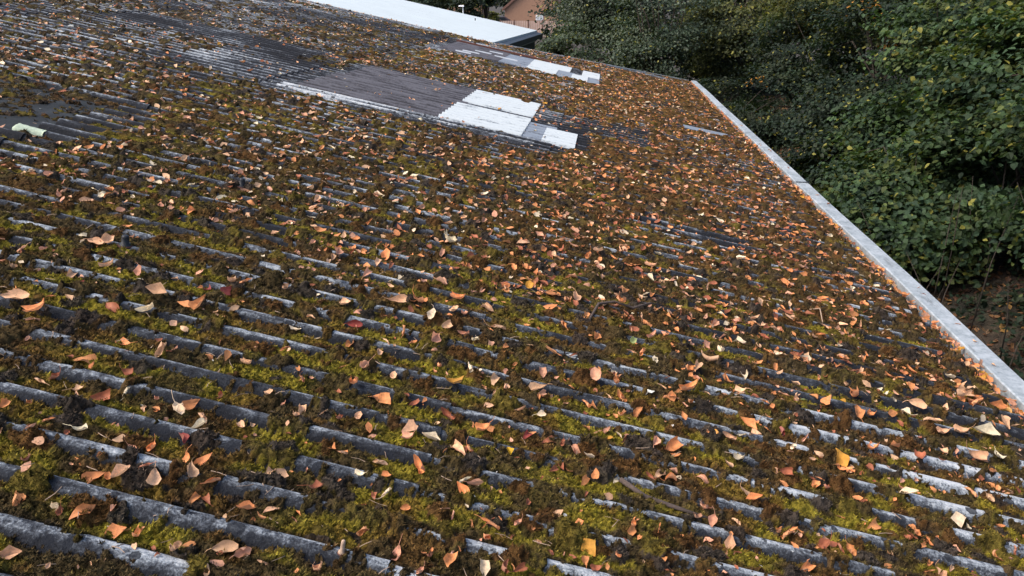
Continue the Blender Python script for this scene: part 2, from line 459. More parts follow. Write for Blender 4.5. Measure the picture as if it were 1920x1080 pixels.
# ------------------------------------------------------------------ ground
def ground_z(X, Y):
    X = np.asarray(X, float); Y = np.asarray(Y, float)
    bank = .55 + 1.05 * sstep(2.4, 4.4, X) + 1.3 * sstep(4.5, 10, X) + .35 * (fbm(X * .5, Y * .5, 201, 3) - .5)
    return bank * sstep(1.2, 2.4, X) * (1 - sstep(26, 42, Y)) * (1 - sstep(16, 30, X) * .5)
gx = np.concatenate([np.linspace(-300, -12, 12), np.linspace(-10, 1, 8), np.linspace(1.5, 14, 50), np.linspace(16, 300, 14)])
gy = np.concatenate([np.linspace(-60, -2, 8), np.linspace(-1, 30, 90), np.linspace(32, 60, 16), np.linspace(70, 600, 14)])
GX, GY = np.meshgrid(gx, gy, indexing='ij')
V = np.stack([GX, GY, ground_z(GX, GY)], -1).reshape(-1, 3)
ii = np.arange(len(gx) - 1)[:, None] * len(gy) + np.arange(len(gy) - 1)[None, :]
Fq = np.stack([ii, ii + len(gy), ii + len(gy) + 1, ii + 1], -1).reshape(-1, 4)
mg = NM('woodland_floor'); P = mg.pos()
n1 = mg.noise(P, 3, 5, .7); n2 = mg.noise(P, 30, 4, .7)
mg.set(Base_Color=mg.mix(mg.ramp(mg.noise(P, .8, 3, .6), [(.45, 0.0), (.62, 1.0)]), mg.ramp(n2, [(.3, (.014, .010, .007)), (.55, (.034, .022, .014)), (.75, (.085, .052, .03))]),
       mg.ramp(n1, [(.35, (.012, .012, .008)), (.65, (.030, .026, .014))])), Roughness=1.0, Normal=mg.bump(n2, .03, .8))
gnd = link('ground', np_mesh('ground', V, Fq), mg.m); tag(gnd, kind='structure')

# ------------------------------------------------------------------ the warehouse
ware = empty('warehouse', (0, 8, 0))
tag(ware, 'low warehouse with a mossy corrugated roof littered with fallen leaves', 'warehouse')
def to_ware(o):
    o.parent = ware; o.matrix_parent_inverse = Matrix.Translation((0, -8, 0)); return o

def sheet_mesh(name, length, ncor, nseg=10, nlen=14, lip=True, rise=.010, clip=None):
    """corrugated sheet in roof axes; origin at its upper near corner, valley to valley"""
    ny = ncor * nseg + 1
    ys = np.linspace(0, ncor * PITCH, ny)
    w = np.cos(2 * np.pi * (ys / PITCH - .5)); hp = AMP * (w * 1.12 - .12 * w ** 3 - 1)
    cs = np.linspace(0, length, nlen)
    Cg, Yg = np.meshgrid(cs, ys, indexing='ij')
    if clip is not None:                                     # cut along the askew gable
        Yg = np.minimum(Yg, np.clip(ylim(Cg + clip[0]) - clip[1], 0, None))
    th = 2 * np.pi * (Yg / PITCH - .5); w = np.cos(th)
    Hg = AMP * (w * 1.12 - .12 * w ** 3 - 1) + rise * cs[:, None] / length
    rows = [np.stack([Cg, Yg, Hg], -1)]
    V = rows[0].reshape(-1, 3); cr = (np.cos(th - .7) * .5 + .5).ravel()  # pale crest shifted to the far side: near-flank shade put into the colour
    idx = np.arange(nlen - 1)[:, None] * ny + np.arange(ny - 1)[None, :]
    F = np.stack([idx, idx + ny, idx + ny + 1, idx + 1], -1).reshape(-1, 4)
    if lip:
        e0 = V[-ny:].copy(); e = e0.copy(); e[:, 2] -= .008; e[:, 0] -= .001
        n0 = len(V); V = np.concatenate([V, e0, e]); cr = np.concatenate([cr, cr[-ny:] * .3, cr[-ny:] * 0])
        k = np.arange(ny - 1)
        F = np.concatenate([F, np.stack([n0 + k, n0 + ny + k, n0 + ny + k + 1, n0 + k + 1], -1)])
    return np_mesh(name, V, F, True, extra={'crest': cr})

meshes = {}
for i in range(len(LAPS) - 1):
    L = LAPS[i + 1] - LAPS[i] + .12
    key = round(L, 3)
    if key not in meshes:
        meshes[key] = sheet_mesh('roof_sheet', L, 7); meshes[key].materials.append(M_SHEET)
    for r in range(N_ROW):
        if i == 2 and r == 4: continue                      # the flat sheet lies here
        yr = Y_ROW0 + r * 7 * PITCH
        if float(ylim(LAPS[i + 1])) < yr + .05: continue
        me = meshes[key]
        if float(ylim(LAPS[i])) < yr + 7 * PITCH - .01:
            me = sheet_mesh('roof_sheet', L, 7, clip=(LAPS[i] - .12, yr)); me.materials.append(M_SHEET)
        o = bpy.data.objects.new('roof_sheet', me); COL.objects.link(o)
        tn = (.41 if i < 4 else (.54 if yr < 2.0 else .36)) + random.uniform(-.05, .05); o.color = (tn, tn, tn, 1)
        to_ware(o); o.matrix_basis = ROOF_M @ Matrix.Translation((LAPS[i] - .12, Y_ROW0 + r * 7 * PITCH, random.uniform(-.001, .001)))
def roof_part(name, me, c, y, h, mat=None, label=None):
    if mat is not None and not me.materials: me.materials.append(mat)
    o = bpy.data.objects.new(name, me); COL.objects.link(o); to_ware(o)
    o.matrix_basis = ROOF_M @ Matrix.Translation((c, y, h))
    if label: o['label'] = label
    return o
def valley_near(y): return PITCH * (round(y / PITCH - .45) + .45)

# flat grimy sheet among the corrugated ones
xs = np.linspace(0, 2.76, 24); ys = np.linspace(0, 7 * PITCH, 12)
Cg, Yg = np.meshgrid(xs, ys, indexing='ij')
Vf = np.stack([Cg, Yg, .004 * fbm(Cg * 2, Yg * 2, 3)], -1).reshape(-1, 3)
idx = np.arange(23)[:, None] * 12 + np.arange(11)[None, :]
roof_part('flat_sheet', np_mesh('flat_sheet', Vf, np.stack([idx, idx + 12, idx + 13, idx + 1], -1).reshape(-1, 4)), -5.66, FLAT_Y[0], -.034, M_FLAT, 'flat grimy sheet without corrugations')

# rooflight sheets laid into the roof: (name, c0, c1, y0, corrugations, material, label)
for nm, c0, c1, y0, nc, mt, lab in [
        ('rooflight_sheet', -2.66, -1.20, 6.72, 8, M_DARKL, 'grimy purple grey rooflight sheet'),
        ('rooflight_sheet', -2.60, -1.20, 7.93, 7, M_DARKL, 'grimy purple grey rooflight sheet'),
        ('rooflight_sheet', -1.29, -.49, 6.72, 7, M_WHITE, 'clean white rooflight sheet'),
        ('rooflight_sheet', -1.28, -.49, 7.93, 7, M_WHITE, 'clean white rooflight sheet'),
        ('rooflight_sheet', -.50, -.20, 6.78, 6, M_GREYL, 'grey rooflight sheet'),
        ('rooflight_sheet', -.30, .02, 6.80, 5, M_WHITE, 'clean white rooflight sheet'),
        ('rooflight_sheet', -2.6, -1.55, 12.55, 13, M_DARKL, 'grimy purple grey rooflight sheet'),
        ('rooflight_sheet', -1.58, -1.02, 12.55, 12, M_GREYL, 'grey rooflight sheet'),
        ('rooflight_sheet', -1.08, -.36, 13.5, 6, M_WHITE, 'clean white rooflight sheet'),
        ('rooflight_sheet', -1.07, -.56, 12.55, 6, M_WHITE, 'clean white rooflight sheet'),
        ('rooflight_sheet', -.58, -.26, 12.6, 6, M_GREYL, 'grey rooflight sheet'),
        ('rooflight_sheet', -.30, -.02, 12.6, 5, M_WHITE, 'clean white rooflight sheet'),
        ('rooflight_sheet', -.04, .18, 12.6, 5, M_GREYL, 'grey rooflight sheet'),
        ('rooflight_sheet', -.14, .18, 13.55, 6, M_WHITE, 'clean white rooflight sheet'),
        ('bare_sheet', -2.25, -1.95, 13.05, 1, M_PALE, 'pale bare strip of sheet'),
        ('bare_sheet', -2.10, -1.80, 13.50, 1, M_PALE, 'pale bare strip of sheet'),
        ('bare_sheet', -1.90, -1.65, 13.95, 1, M_PALE, 'pale bare strip of sheet'),
        ('bare_sheet', -2.32, -2.05, 12.70, 1, M_PALE, 'pale bare strip of sheet'),
        ('bare_sheet', -1.72, -1.30, 13.30, 1, M_PALE, 'pale bare strip of sheet'),
        ('bare_sheet', -2.75, -.35, 6.43, 2, M_SHEET, 'pale weathered strip along the rooflights'),
        ('bare_sheet', 1.36, 1.96, 9.88, 2, M_GREYL, 'bare grey strip of sheet'),
        ]:
    k = .016 if mt is M_WHITE else .009
    if nc == 1 and mt is M_PALE: k = .014
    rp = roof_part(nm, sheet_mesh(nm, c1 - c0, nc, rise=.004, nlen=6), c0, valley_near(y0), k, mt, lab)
    if mt is M_SHEET: rp.color = (.66, .66, .66, 1)
    if mt is M_WHITE and nc >= 6:
        pass

# metal kerb along the eave, in lengths
kx0, kx1, kz0, kz1 = 1.970, 2.090, 2.58, 2.787
def kerb_len(y0, y1):
    b = MB(); n = 10
    prof = [(kx0 + .002, kz0), (kx0, kz1 - .006), (kx0 + .006, kz1), (kx1 - .006, kz1 - .002), (kx1, kz1 - .008), (kx1, kz0 - .12)]
    ysx = np.linspace(y0, y1, n)
    v = [(px + .004 * math.sin(y * 1.3 + 1), y, pz + .003 * math.sin(y * 1.7)) for y in ysx for px, pz in prof]
    k = len(prof)
    f = [(i * k + j, i * k + j + 1, (i + 1) * k + j + 1, (i + 1) * k + j) for i in range(n - 1) for j in range(k - 1)]
    f += [tuple(range(k)), tuple((n - 1) * k + j for j in range(k - 1, -1, -1))]
    b.add(v, f)
    o = b.build('kerb_section', M_KERB); to_ware(o)
    return o
for y0, y1 in ((-1.85, 2.846), (2.85, 7.556), (7.564, 12.256), (12.26, Y_END + .10)):
    kerb_len(y0, y1)
# seam straps over the joints
for y in (7.56,):
    o = MB().box(kx0 - .003, kx1 + .003, y - .011, y + .011, kz1 - .10, kz1 + .0055).build('joint_strap', M_BLACK); to_ware(o)
# gutter bed under the leaves between sheet ends and kerb, and the walls
o = MB().box(1.80, 1.966, -1.8, Y_END, 2.55, 2.655).build('gutter_bed', M_RUST); to_ware(o)
o = MB().box(1.85, 2.06, -1.8, Y_END, -.05, 2.545).build('wall', M_WALL); to_ware(o)
gb = MB()
for c0, c1 in ((-11, -2.0), (-2.0, 1.9)):
    pts = []
    for top in (0, 1):
        for c, dy in ((c0, -.22), (c1, -.22), (c1, -.03), (c0, -.03)):
            q = RW(c, float(ylim(c)) + dy, -.12); pts.append((q[0], q[1], q[2] if top else -.05))
    gb.hexa(pts)
to_ware(gb.build('gable_wall', M_WALL))
# verge trims at the far gable
for c0, c1 in ((-2.0, .2), (.2, 2.22)):
    b = MB(); p = [RW(c, float(ylim(c)) + dy, h) for h in (-.09, .022) for c, dy in ((c0, .0), (c1 - .006, .0), (c1 - .006, .045), (c0, .045))]
    b.hexa(p); to_ware(b.build('verge_trim', M_KERB))

# ------------------------------------------------------------------ moss
bands = [(.95, 1.7, .0042, .0042), (1.7, 2.6, .0056, .0054), (2.6, 4.0, .0085, .0075), (4.0, 6.5, .014, .0115), (6.5, 10.0, .022, .0135), (10.0, Y_END - .01, .034, .0145)]
Vs, Fs, Cs, n0 = [], [], [], 0
for y0, y1, dc, dy in bands:
    c_lo = max(-.86 * y1 - .55, -7.6); c_hi = min(EAVE_C - .005, .62 * y1 + .75 + .35)
    cs = np.arange(c_lo, c_hi, dc); ysb = np.linspace(y0 - .004, y1 + .004, int((y1 - y0) / dy) + 2)
    Cg, Yg = np.meshgrid(cs, ysb, indexing='ij')
    Cj = Cg + (hsh(np.round(Cg / dc), np.round(Yg / dy), 401) - .5) * dc * .5
    Yj = Yg + (hsh(np.round(Cg / dc), np.round(Yg / dy), 403) - .5) * dy * .5
    hs, g, col = moss(Cj, Yj, cell=max(.014, dc * 1.9))
    if y0 > 10: g = g - .0
    on = g > hs + .0012
    # drop what lies left of the picture (with a margin)
    vis = (Cj > -.86 * Yj - .55) & (Yj < ylim(Cj) - .012)
    h = np.where(on, g, hs - .004)
    Vb = RW(Cj, Yj, h).reshape(-1, 3)
    ny = len(ysb); idx = np.arange(len(cs) - 1)[:, None] * ny + np.arange(ny - 1)[None, :]
    q = np.stack([idx, idx + ny, idx + ny + 1, idx + 1], -1).reshape(-1, 4)
    onf = (on & vis).ravel(); keep = onf[q].sum(1) >= 2
    q = q[keep]
    used = np.unique(q); remap = np.full(len(Vb), -1); remap[used] = np.arange(len(used))
    Vs.append(Vb[used]); Cs.append(col.reshape(-1, 3)[used]); Fs.append(remap[q] + n0); n0 += len(used)
me = np_mesh('moss', np.concatenate(Vs), np.concatenate(Fs), False, col=np.concatenate(Cs))
mo = link('moss', me, M_MOSS)
tag(mo, 'green and brown moss filling the valleys of the corrugated roof', 'moss', kind='stuff')
print('moss quads', sum(len(f) for f in Fs))

# moss shoots: little three-bladed sprigs on the near moss
def sprigs(n):
    y = 1.0 + 4.0 * RNG.random(n) ** 1.35; c = (-.86 * y - .3) + RNG.random(n) * (1.5 * y + .9)
    ok = c < EAVE_C - .05; c, y = c[ok], y[ok]
    hs, g, col = moss(c, y); ok = g > hs + .002; c, y, g, col = c[ok], y[ok], g[ok], col[ok]
    n = len(c); base = RW(c, y, g - .001); Vv = []; 
    a0 = RNG.random(n) * 6.28; ln = RNG.uniform(.006, .012, n) * (.8 + .12 * y)
    for k in range(3):
        a = a0 + k * 2.1 + RNG.normal(0, .3, n); el = RNG.uniform(.35, 1.15, n)
        d = (np.cos(a) * np.cos(el))[:, None] * CV + (np.sin(a) * np.cos(el))[:, None] * EV + np.sin(el)[:, None] * NV
        s = np.cross(d, NV); s /= np.linalg.norm(s, axis=1)[:, None] + 1e-9
        w = (ln * .26)[:, None]
        Vv.append(np.stack([base - s * w, base + s * w, base + d * ln[:, None]], 1))
    Vv = np.stack(Vv, 1).reshape(-1, 3)
    C3 = np.repeat(np.clip(col * RNG.uniform(.7, 2.3, (n, 1)), 0, .5), 9, axis=0)
    return np_mesh('moss_shoots', Vv, np.arange(len(Vv)).reshape(-1, 3), False, col=C3)
ms = link('moss_shoots', sprigs(150000), M_MOSS)
tag(ms, 'fine bristly shoots on the nearer cushions of roof moss', 'moss', kind='stuff')

# ------------------------------------------------------------------ fallen leaves
COLS = {'t': (.72, .42, .24), 'c': (.80, .65, .44), 'o': (.68, .27, .10), 'r': (.36, .12, .06), 'p': (.62, .31, .19), 'g': (.62, .30, .045),
        'y': (.72, .42, .02), 'd': (.32, .06, .045), 'v': (.36, .42, .16), 'w': (.62, .60, .54)}
CNAME = {'t': 'tan', 'c': 'cream', 'o': 'orange brown', 'r': 'rust brown', 'p': 'pinkish tan', 'g': 'golden', 'y': 'bright yellow', 'd': 'dark red', 'v': 'pale green', 'w': 'bleached grey'}
FORMS = ['flat', 'cupped', 'curled', 'rolled', 'folded', 'twisted']

def leaf_geo(form, rs, nu=5, nv=6, stem=True):
    """a fan-shaped dry leaf, about one unit wide, lying on z=0, base at -y"""
    u = np.linspace(-1, 1, nu); v = np.linspace(0, 1, nv)
    U, W = np.meshgrid(u, v, indexing='ij')
    if rs.random() < .6: pk, tw = rs.uniform(.74, .93), rs.uniform(.25, .85)      # fan with a broad straight end
    else: pk, tw = rs.uniform(.40, .62), rs.uniform(.03, .20)                    # kite
    prof = np.where(W < pk, .05 + .95 * W / pk, 1 + (tw - 1) * (W - pk) / (1 - pk))
    hw = .5 * prof * (1 + .07 * np.sin(9 * W + rs.uniform(0, 6)) * np.sign(U))
    asp = rs.uniform(.75, 1.35)
    x = U * hw; y = (W - .5) * asp - .08 * asp * U ** 2 * (W > pk) * rs.uniform(-1, 1.5); z = np.zeros_like(x)
    k = {'flat': .7, 'cupped': 1.6, 'curled': 2.9, 'rolled': 4.8, 'folded': 1.0, 'twisted': 1.8}[form] * rs.uniform(.8, 1.2)
    # roll about the long axis
    a = x * k * 2; R = 1 / (2 * k); sgn = 1
    x2 = R * np.sin(a); z2 = R * (1 - np.cos(a))
    if form == 'folded': x2 = x * .72; z2 = np.abs(x) * .9
    if form in ('cupped', 'curled', 'twisted', 'folded', 'flat'):
        kb = {'cupped': .9, 'curled': 1.9, 'twisted': 1.0, 'folded': .7, 'flat': .3}[form] * rs.uniform(.4, 1.3) * (1 if rs.random() < .7 else -.6)
        b = y * kb * 2 / asp; Rb = asp / (2 * kb)
        y2 = Rb * np.sin(b); z2 = z2 + Rb * (1 - np.cos(b)) 
    else: y2 = y
    if form in ('twisted', 'curled'):
        t = y / asp * rs.uniform(-1.5, 1.5)
        x2, z2 = x2 * np.cos(t) - z2 * np.sin(t), x2 * np.sin(t) + z2 * np.cos(t)
    z2 = z2 + .10 * (rs.random(z2.shape) - .5); x2 = x2 + .04 * (rs.random(z2.shape) - .5)
    Vv = np.stack([x2, y2, z2], -1).reshape(-1, 3)
    idx = np.arange(nu - 1)[:, None] * nv + np.arange(nv - 1)[None, :]
    Fq = np.stack([idx, idx + nv, idx + nv + 1, idx + 1], -1).reshape(-1, 4)
    if stem:
        b0 = Vv[(nu // 2) * nv]; L = rs.uniform(.25, .55); bx = rs.uniform(-.4, .4); bz = rs.uniform(-.1, .45)
        pts = [b0 + np.array([bx * t * t, -L * t, bz * t * t]) for t in (0, .5, 1)]
        m = MB().tube([tuple(p) for p in pts], [.022, .016, .014], 3)
        n0 = len(Vv); Vv = np.concatenate([Vv, np.array([tuple(q) for q in m.v])])
        F4 = np.array([q for q in m.f if len(q) == 4]) + n0
        Fq = np.concatenate([Fq, F4])
    return Vv, Fq
LEAF_ME = {}
rs = np.random.default_rng(5)
for fm in FORMS:
    for k in range(6):
        Vl, Fl = leaf_geo(fm, rs, stem=(k % 3 == 0))
        me = np_mesh('fallen_leaf', Vl, Fl, True); me.materials.append(M_LEAF); LEAF_ME[fm, k] = (me, Vl[:, 2].min())
LOW = [leaf_geo(fm, rs, 3, 4, False) for fm in FORMS for _ in range(5)]

# leaves read off the photograph: tile origin, then (x, y, width, colour) in 3.177x enlargements
TILES = {
 (0, 740): "25,75,60,o 290,165,80,o 470,230,110,c 400,230,50,r 1060,120,150,c 1140,75,90,o 1205,150,130,t 1180,210,80,c 1440,180,70,t 1500,170,50,t 1085,262,90,d 720,285,110,t 905,320,95,o 790,335,70,p 1115,390,90,o 1220,410,120,o 150,380,80,r 430,420,50,t 560,485,130,o 640,490,80,o 720,500,130,t 920,515,110,t 1120,500,120,t 1250,550,110,o 1155,615,75,o 1230,620,80,r 110,630,120,o 330,690,90,c 350,715,100,r 490,730,115,o 690,820,110,o 750,815,60,g 820,840,90,o 1340,720,40,t 1460,680,120,o 1510,735,50,o 1340,930,120,t 1440,975,140,p 1030,940,130,t 1120,920,60,o 920,930,50,r 50,945,110,t 285,1030,40,t 460,1040,40,t 545,1010,60,t",
 (480, 740): "75,40,80,t 270,90,90,t 160,75,50,p 720,25,90,o 770,40,90,o 400,120,50,t 610,140,80,t 490,155,70,r 670,210,60,o 900,230,85,t 910,280,90,p 1035,275,90,c 965,300,40,g 1140,140,100,r 1385,65,70,t 1290,175,45,o 1355,220,100,o 1110,355,50,o 1200,345,110,t 1265,350,90,o 1500,360,75,y 460,335,75,o 530,350,65,o 510,390,65,t 740,410,115,t 970,455,120,o 615,505,68,c 80,475,80,t 150,480,90,t 350,575,120,r 495,530,30,o 770,610,100,c 700,610,60,r 885,690,65,o 640,650,40,d 1240,530,90,c 1290,565,80,p 1225,580,90,o 1395,565,60,t 90,700,90,t 20,740,60,o 250,700,60,o 230,755,60,r 620,830,110,o 840,955,110,p 1040,970,80,r 1160,1005,110,o 1390,790,110,o 1445,780,50,o 1365,870,100,o 355,1040,105,t 245,1065,60,o 1350,1060,110,c 1460,1060,100,r",
 (960, 740): "40,100,60,t 120,90,40,r 165,145,65,c 440,50,80,o 480,75,60,o 580,25,60,t 650,15,90,o 940,35,80,o 1050,60,70,o 750,110,80,o 645,130,70,o 1015,150,55,o 1350,20,80,t 85,245,70,d 445,185,50,o 510,218,60,t 570,215,60,p 635,240,55,c 580,262,40,g 675,275,70,r 380,325,90,p 450,380,60,c 215,275,80,r 300,300,70,r 520,380,50,r 1210,245,65,g 1280,270,80,t 1355,250,48,c 1440,260,70,t 1400,185,90,o 1455,170,50,o 840,310,80,p 940,325,130,o 985,360,60,o 1090,375,50,o 1340,405,100,c 1280,425,60,t 875,490,90,t 945,510,80,o 990,500,40,c 1130,520,70,p 490,510,80,o 425,525,60,o 615,522,50,c 560,615,60,t 1375,605,85,t 1430,650,80,o 270,710,70,t 310,730,40,w 1150,690,90,p 1100,750,80,p 1190,775,90,p 1335,755,80,t 705,830,80,o 1175,875,45,t 1300,890,90,t 1275,965,45,t 460,915,115,g 155,885,65,p 215,945,60,r 430,1000,80,o 370,970,50,r 85,650,50,r 1490,1005,40,w",
 (1440, 740): "210,30,60,v 155,80,65,t 265,25,60,o 340,60,65,o 440,50,40,g 500,5,110,o 735,45,45,c 20,85,50,o 530,120,90,o 610,125,80,o 725,135,60,o 800,150,75,c 870,85,90,t 1040,110,60,t 1130,45,120,t 1230,70,120,o 1345,95,80,o 1260,170,55,c 1300,165,40,r 1390,200,80,t 1450,215,60,t 960,205,110,t 1040,230,80,t 1145,245,90,t 1270,265,120,c 140,340,65,c 70,240,110,d 210,265,60,p 255,395,60,t 430,400,130,g 610,330,110,o 740,345,80,o 755,375,50,t 890,395,100,r 1050,350,70,t 1230,375,120,t 1350,390,90,c 1320,490,70,o 1265,495,60,r 590,440,70,r 85,490,90,r 45,460,50,t 280,550,70,o 340,575,70,r 825,620,80,c 1200,590,90,o 1310,630,80,t 1425,605,60,t 1375,790,60,o 1130,755,90,c 1190,770,50,c 430,730,40,o 620,790,100,o 880,840,80,o 945,860,50,o 120,845,120,o 300,830,60,t 335,905,100,r 490,930,110,o 740,960,50,t 1340,950,80,o 1385,970,60,o 1460,940,80,r 220,1035,110,o 1040,1060,110,t 1080,1040,50,t 710,1030,60,o 960,1065,60,o 1225,1060,70,r",
 (0, 440): "130,90,70,t 640,60,110,t 490,70,50,c 570,65,80,t 75,205,65,t 420,240,80,t 650,200,80,t 480,290,50,d 95,400,120,t 405,380,65,t 235,475,120,o 195,515,80,p 935,380,120,t 860,475,95,c 665,440,110,r 1030,540,60,t 1095,415,60,o 1195,440,100,o 1320,490,45,p 1240,340,70,d 1350,355,80,d 1380,290,90,t 1460,290,90,o 1190,230,45,p 830,240,70,p 945,725,105,t 735,630,80,o 500,750,130,o 555,795,50,o 760,835,90,r 235,875,90,t 335,855,100,r 460,910,90,t 750,945,100,c 600,965,110,r 25,1030,80,o 1350,750,60,o 1480,780,80,t 1240,730,60,o 1320,960,70,r",
 (480, 440): "160,350,90,t 440,315,55,c 495,295,65,t 720,180,60,t 660,185,55,o 655,250,65,p 480,130,80,p 775,130,85,o 805,290,50,c 800,320,40,t 855,285,45,c 995,300,65,p 1095,298,90,p 1040,525,75,c 1125,565,80,t 1230,600,65,p 1295,625,65,c 1395,650,60,p 1485,670,50,o 1440,565,110,t 530,420,80,t 320,510,60,t 585,545,75,d 225,580,60,c 365,615,30,c 555,660,80,o 170,690,75,o 770,670,70,t 725,710,60,t 815,690,50,t 870,600,90,o 515,785,50,o 630,805,120,p 820,845,75,t 1260,830,95,c 1335,830,35,c 1420,870,90,t 1490,900,70,t 1080,795,65,o 1160,910,105,g 270,880,80,r 580,925,120,o 490,930,50,r 1050,650,110,p 1180,470,80,t 1240,485,70,p 835,410,90,t 960,420,100,o 1210,405,90,o 1370,440,80,t 1160,80,110,c",
 (960, 440): "60,60,70,t 300,45,60,t 390,40,40,o 500,130,80,t 450,150,80,o 735,185,60,o 830,205,70,t 1005,175,40,c 1355,178,55,c 100,325,90,g 350,265,90,o 650,345,80,o 760,372,50,t 960,335,40,c 1035,345,45,c 650,450,110,o 240,370,120,o 370,395,90,t 230,450,60,o 440,485,60,o 300,560,110,o 710,655,70,v 770,720,90,o 850,758,50,c 945,685,60,o 1215,740,100,c 1150,765,100,t 1380,855,80,c 1080,825,70,t 1040,830,80,o 600,820,60,c 180,830,80,p 490,880,120,p 620,905,80,o 160,925,90,t 170,950,60,p 920,865,40,r 1350,965,85,t 1060,930,110,o 1260,880,110,o 815,955,50,w 580,975,60,t 650,970,80,o 930,985,80,o 240,725,110,o 1450,540,60,t 1160,450,80,o 1210,465,60,g 1450,450,60,t 900,610,50,o 500,610,80,o",
}
KERB_TOP = []
WORDS = ['first', 'second', 'third', 'fourth', 'fifth', 'sixth', 'seventh', 'eighth', 'ninth', 'tenth', 'eleventh', 'twelfth', 'thirteenth', 'fourteenth', 'fifteenth', 'sixteenth', 'seventeenth', 'eighteenth', 'nineteenth', 'twentieth']
leaves = []                                    # c, y, size (m), colour key, form, tilt
r2 = random.Random(21)
def rand_form(): return r2.choices(FORMS, (8, 18, 30, 16, 14, 20))[0]
for (ox, oy), s in TILES.items():
    for it in s.split():
        a = it.split(','); px = ox + float(a[0]) / 3.177; py = oy + float(a[1]) / 3.177
        c, y = on_roof(px, py, -.005)
        dist = project(RW(c, y, 0.0))[2]
        leaves.append([c, y, float(a[2]) / 3.177 * dist / F_PX * 1.05, a[3], rand_form(), r2.uniform(.15, .8)])
def add_random(n, crange, yrange, dens=None, size=(.028, .060), keys='ttccooorrpp'):
    k = 0
    while k < n:
        y = yrange[0] + (yrange[1] - yrange[0]) * r2.random(); c = r2.uniform(*crange)
        if c < -.86 * y - .5: continue
        if dens and r2.random() > dens(c, y): continue
        m = r2.choice((1, 1, 1, 2, 3, 5))
        for _ in range(m):
            c2 = min(c + r2.gauss(0, .05), EAVE_C - .06); y2 = min(PITCH * (round((y + r2.gauss(0, .03)) / PITCH - .45) + .45) + r2.gauss(0, .034), float(ylim(c2)) - .05)
            kk = r2.choice(keys)
            if c < -.8 and kk in 'or' and r2.random() < .5: kk = r2.choice('ttcp')
            leaves.append([c2, y2, size[0] + (size[1] - size[0]) * r2.random() ** 1.5, kk, rand_form(), r2.uniform(.1, .8)]); k += 1
def dens(c, y):
    d = .40 + .60 * float(sstep(-3.4, .2, c - .02 * y))
    for a, b, p, q, k in BARE:
        if a < c < b and p < y < q: d *= 1 - .9 * min(1, k * 4.6)
    return d
add_random(90, (-4, EAVE_C - .1), (1.0, 5.5), None, (.007, .018), 'wwwc')
add_random(950, (-3, EAVE_C - .1), (1.0, 3.3), lambda c, y: .5 + .5 * float(sstep(-.5, 1.5, c)), (.012, .036), 'oooorrppt')
add_random(5000, (-6.5, EAVE_C - .08), (3.0, 6.5), dens, (.015, .054), 'ttcooooorrrpp')
add_random(5200, (-7.5, EAVE_C - .08), (6.5, 11), dens, (.018, .052), 'ttcooorrpg')
add_random(4800, (-7.5, EAVE_C - .08), (11, Y_GAB + 1.0), dens, (.020, .054), 'ttcoooorg')
# the drift along the kerb
for _ in range(1900):
    y = 2.6 + (Y_END - 2.7) * r2.random(); c = EAVE_C + .022 + r2.gauss(0, .022) - .045 * (r2.random() < .25)
    leaves.append([min(c, 2.262), y, r2.uniform(.024, .052), r2.choice('oooortpg'), rand_form(), r2.uniform(.3, 1.1)])
for _ in range(14): KERB_TOP.append((r2.uniform(3.3, 12), r2.uniform(.02, .10), r2.uniform(.02, .04)))
leaves.append([*on_roof(1840, 710), .075, 'g', 'cupped', .4])
leaves.append([*on_roof(1862, 738), .06, 't', 'folded', .5])
LC = np.array([l[0] for l in leaves]); LY = np.array([l[1] for l in leaves])
hs, g, _c = moss(LC, LY)
LH = np.maximum(hs, g)
LH = np.where(LC > EAVE_C - .06, -.040 + np.array([r2.uniform(0, .038) for _ in leaves]), LH)
P0 = RW(LC, LY, LH); ux, uy, dep = project(P0)
LS = np.array([l[2] for l in leaves])
inside = (ux > -20) & (ux < 1940) & (uy > -20) & (uy < 1100)
score = np.where(inside, LS / dep, 0)
order = np.argsort(-score); top = set(order[:300].tolist())
stV, stF, stC, sn = [], [], [], 0
named = []
for i, (c, y, sz, key, fm, tilt) in enumerate(leaves):
    a = r2.uniform(0, 6.283)
    # leaves lean any way, a little more often toward the open slope
    lean = NV + tilt * (math.cos(a) * CV + math.sin(a) * EV) + np.array([0, -.22, 0])
    n = lean / np.linalg.norm(lean)
    t = np.cross(n, [math.cos(a * 1.7 + 1), math.sin(a * 1.7 + 1), .1]); t /= np.linalg.norm(t); b = np.cross(n, t)
    col = np.array(COLS[key]) * r2.uniform(.72, 1.12); col[0] *= r2.uniform(.94, 1.06)
    if i in top:
        k = r2.randrange(6); me, zmin = LEAF_ME[fm, k]
        o = bpy.data.objects.new('fallen_leaf', me); COL.objects.link(o)
        lift = .06 * sz + .33 * sz * min(tilt, .9)
        p = P0[i] + NV * lift
        o.matrix_world = Matrix(((t[0] * sz, b[0] * sz, n[0] * sz, p[0]), (t[1] * sz, b[1] * sz, n[1] * sz, p[1]), (t[2] * sz, b[2] * sz, n[2] * sz, p[2]), (0, 0, 0, 1)))
        o.color = (*col, 1)
        named.append((o, key, fm, ux[i], uy[i], sz, c, y))
    else:
        Vl, Fl = LOW[r2.randrange(len(LOW))]
        w = P0[i] + NV * (.05 * sz + .3 * sz * min(tilt, .9)) + (Vl * sz) @ np.array([t, b, n])
        stV.append(w); stF.append(Fl + sn); sn += len(Vl); stC.append(np.broadcast_to(col, (len(Vl), 3)))
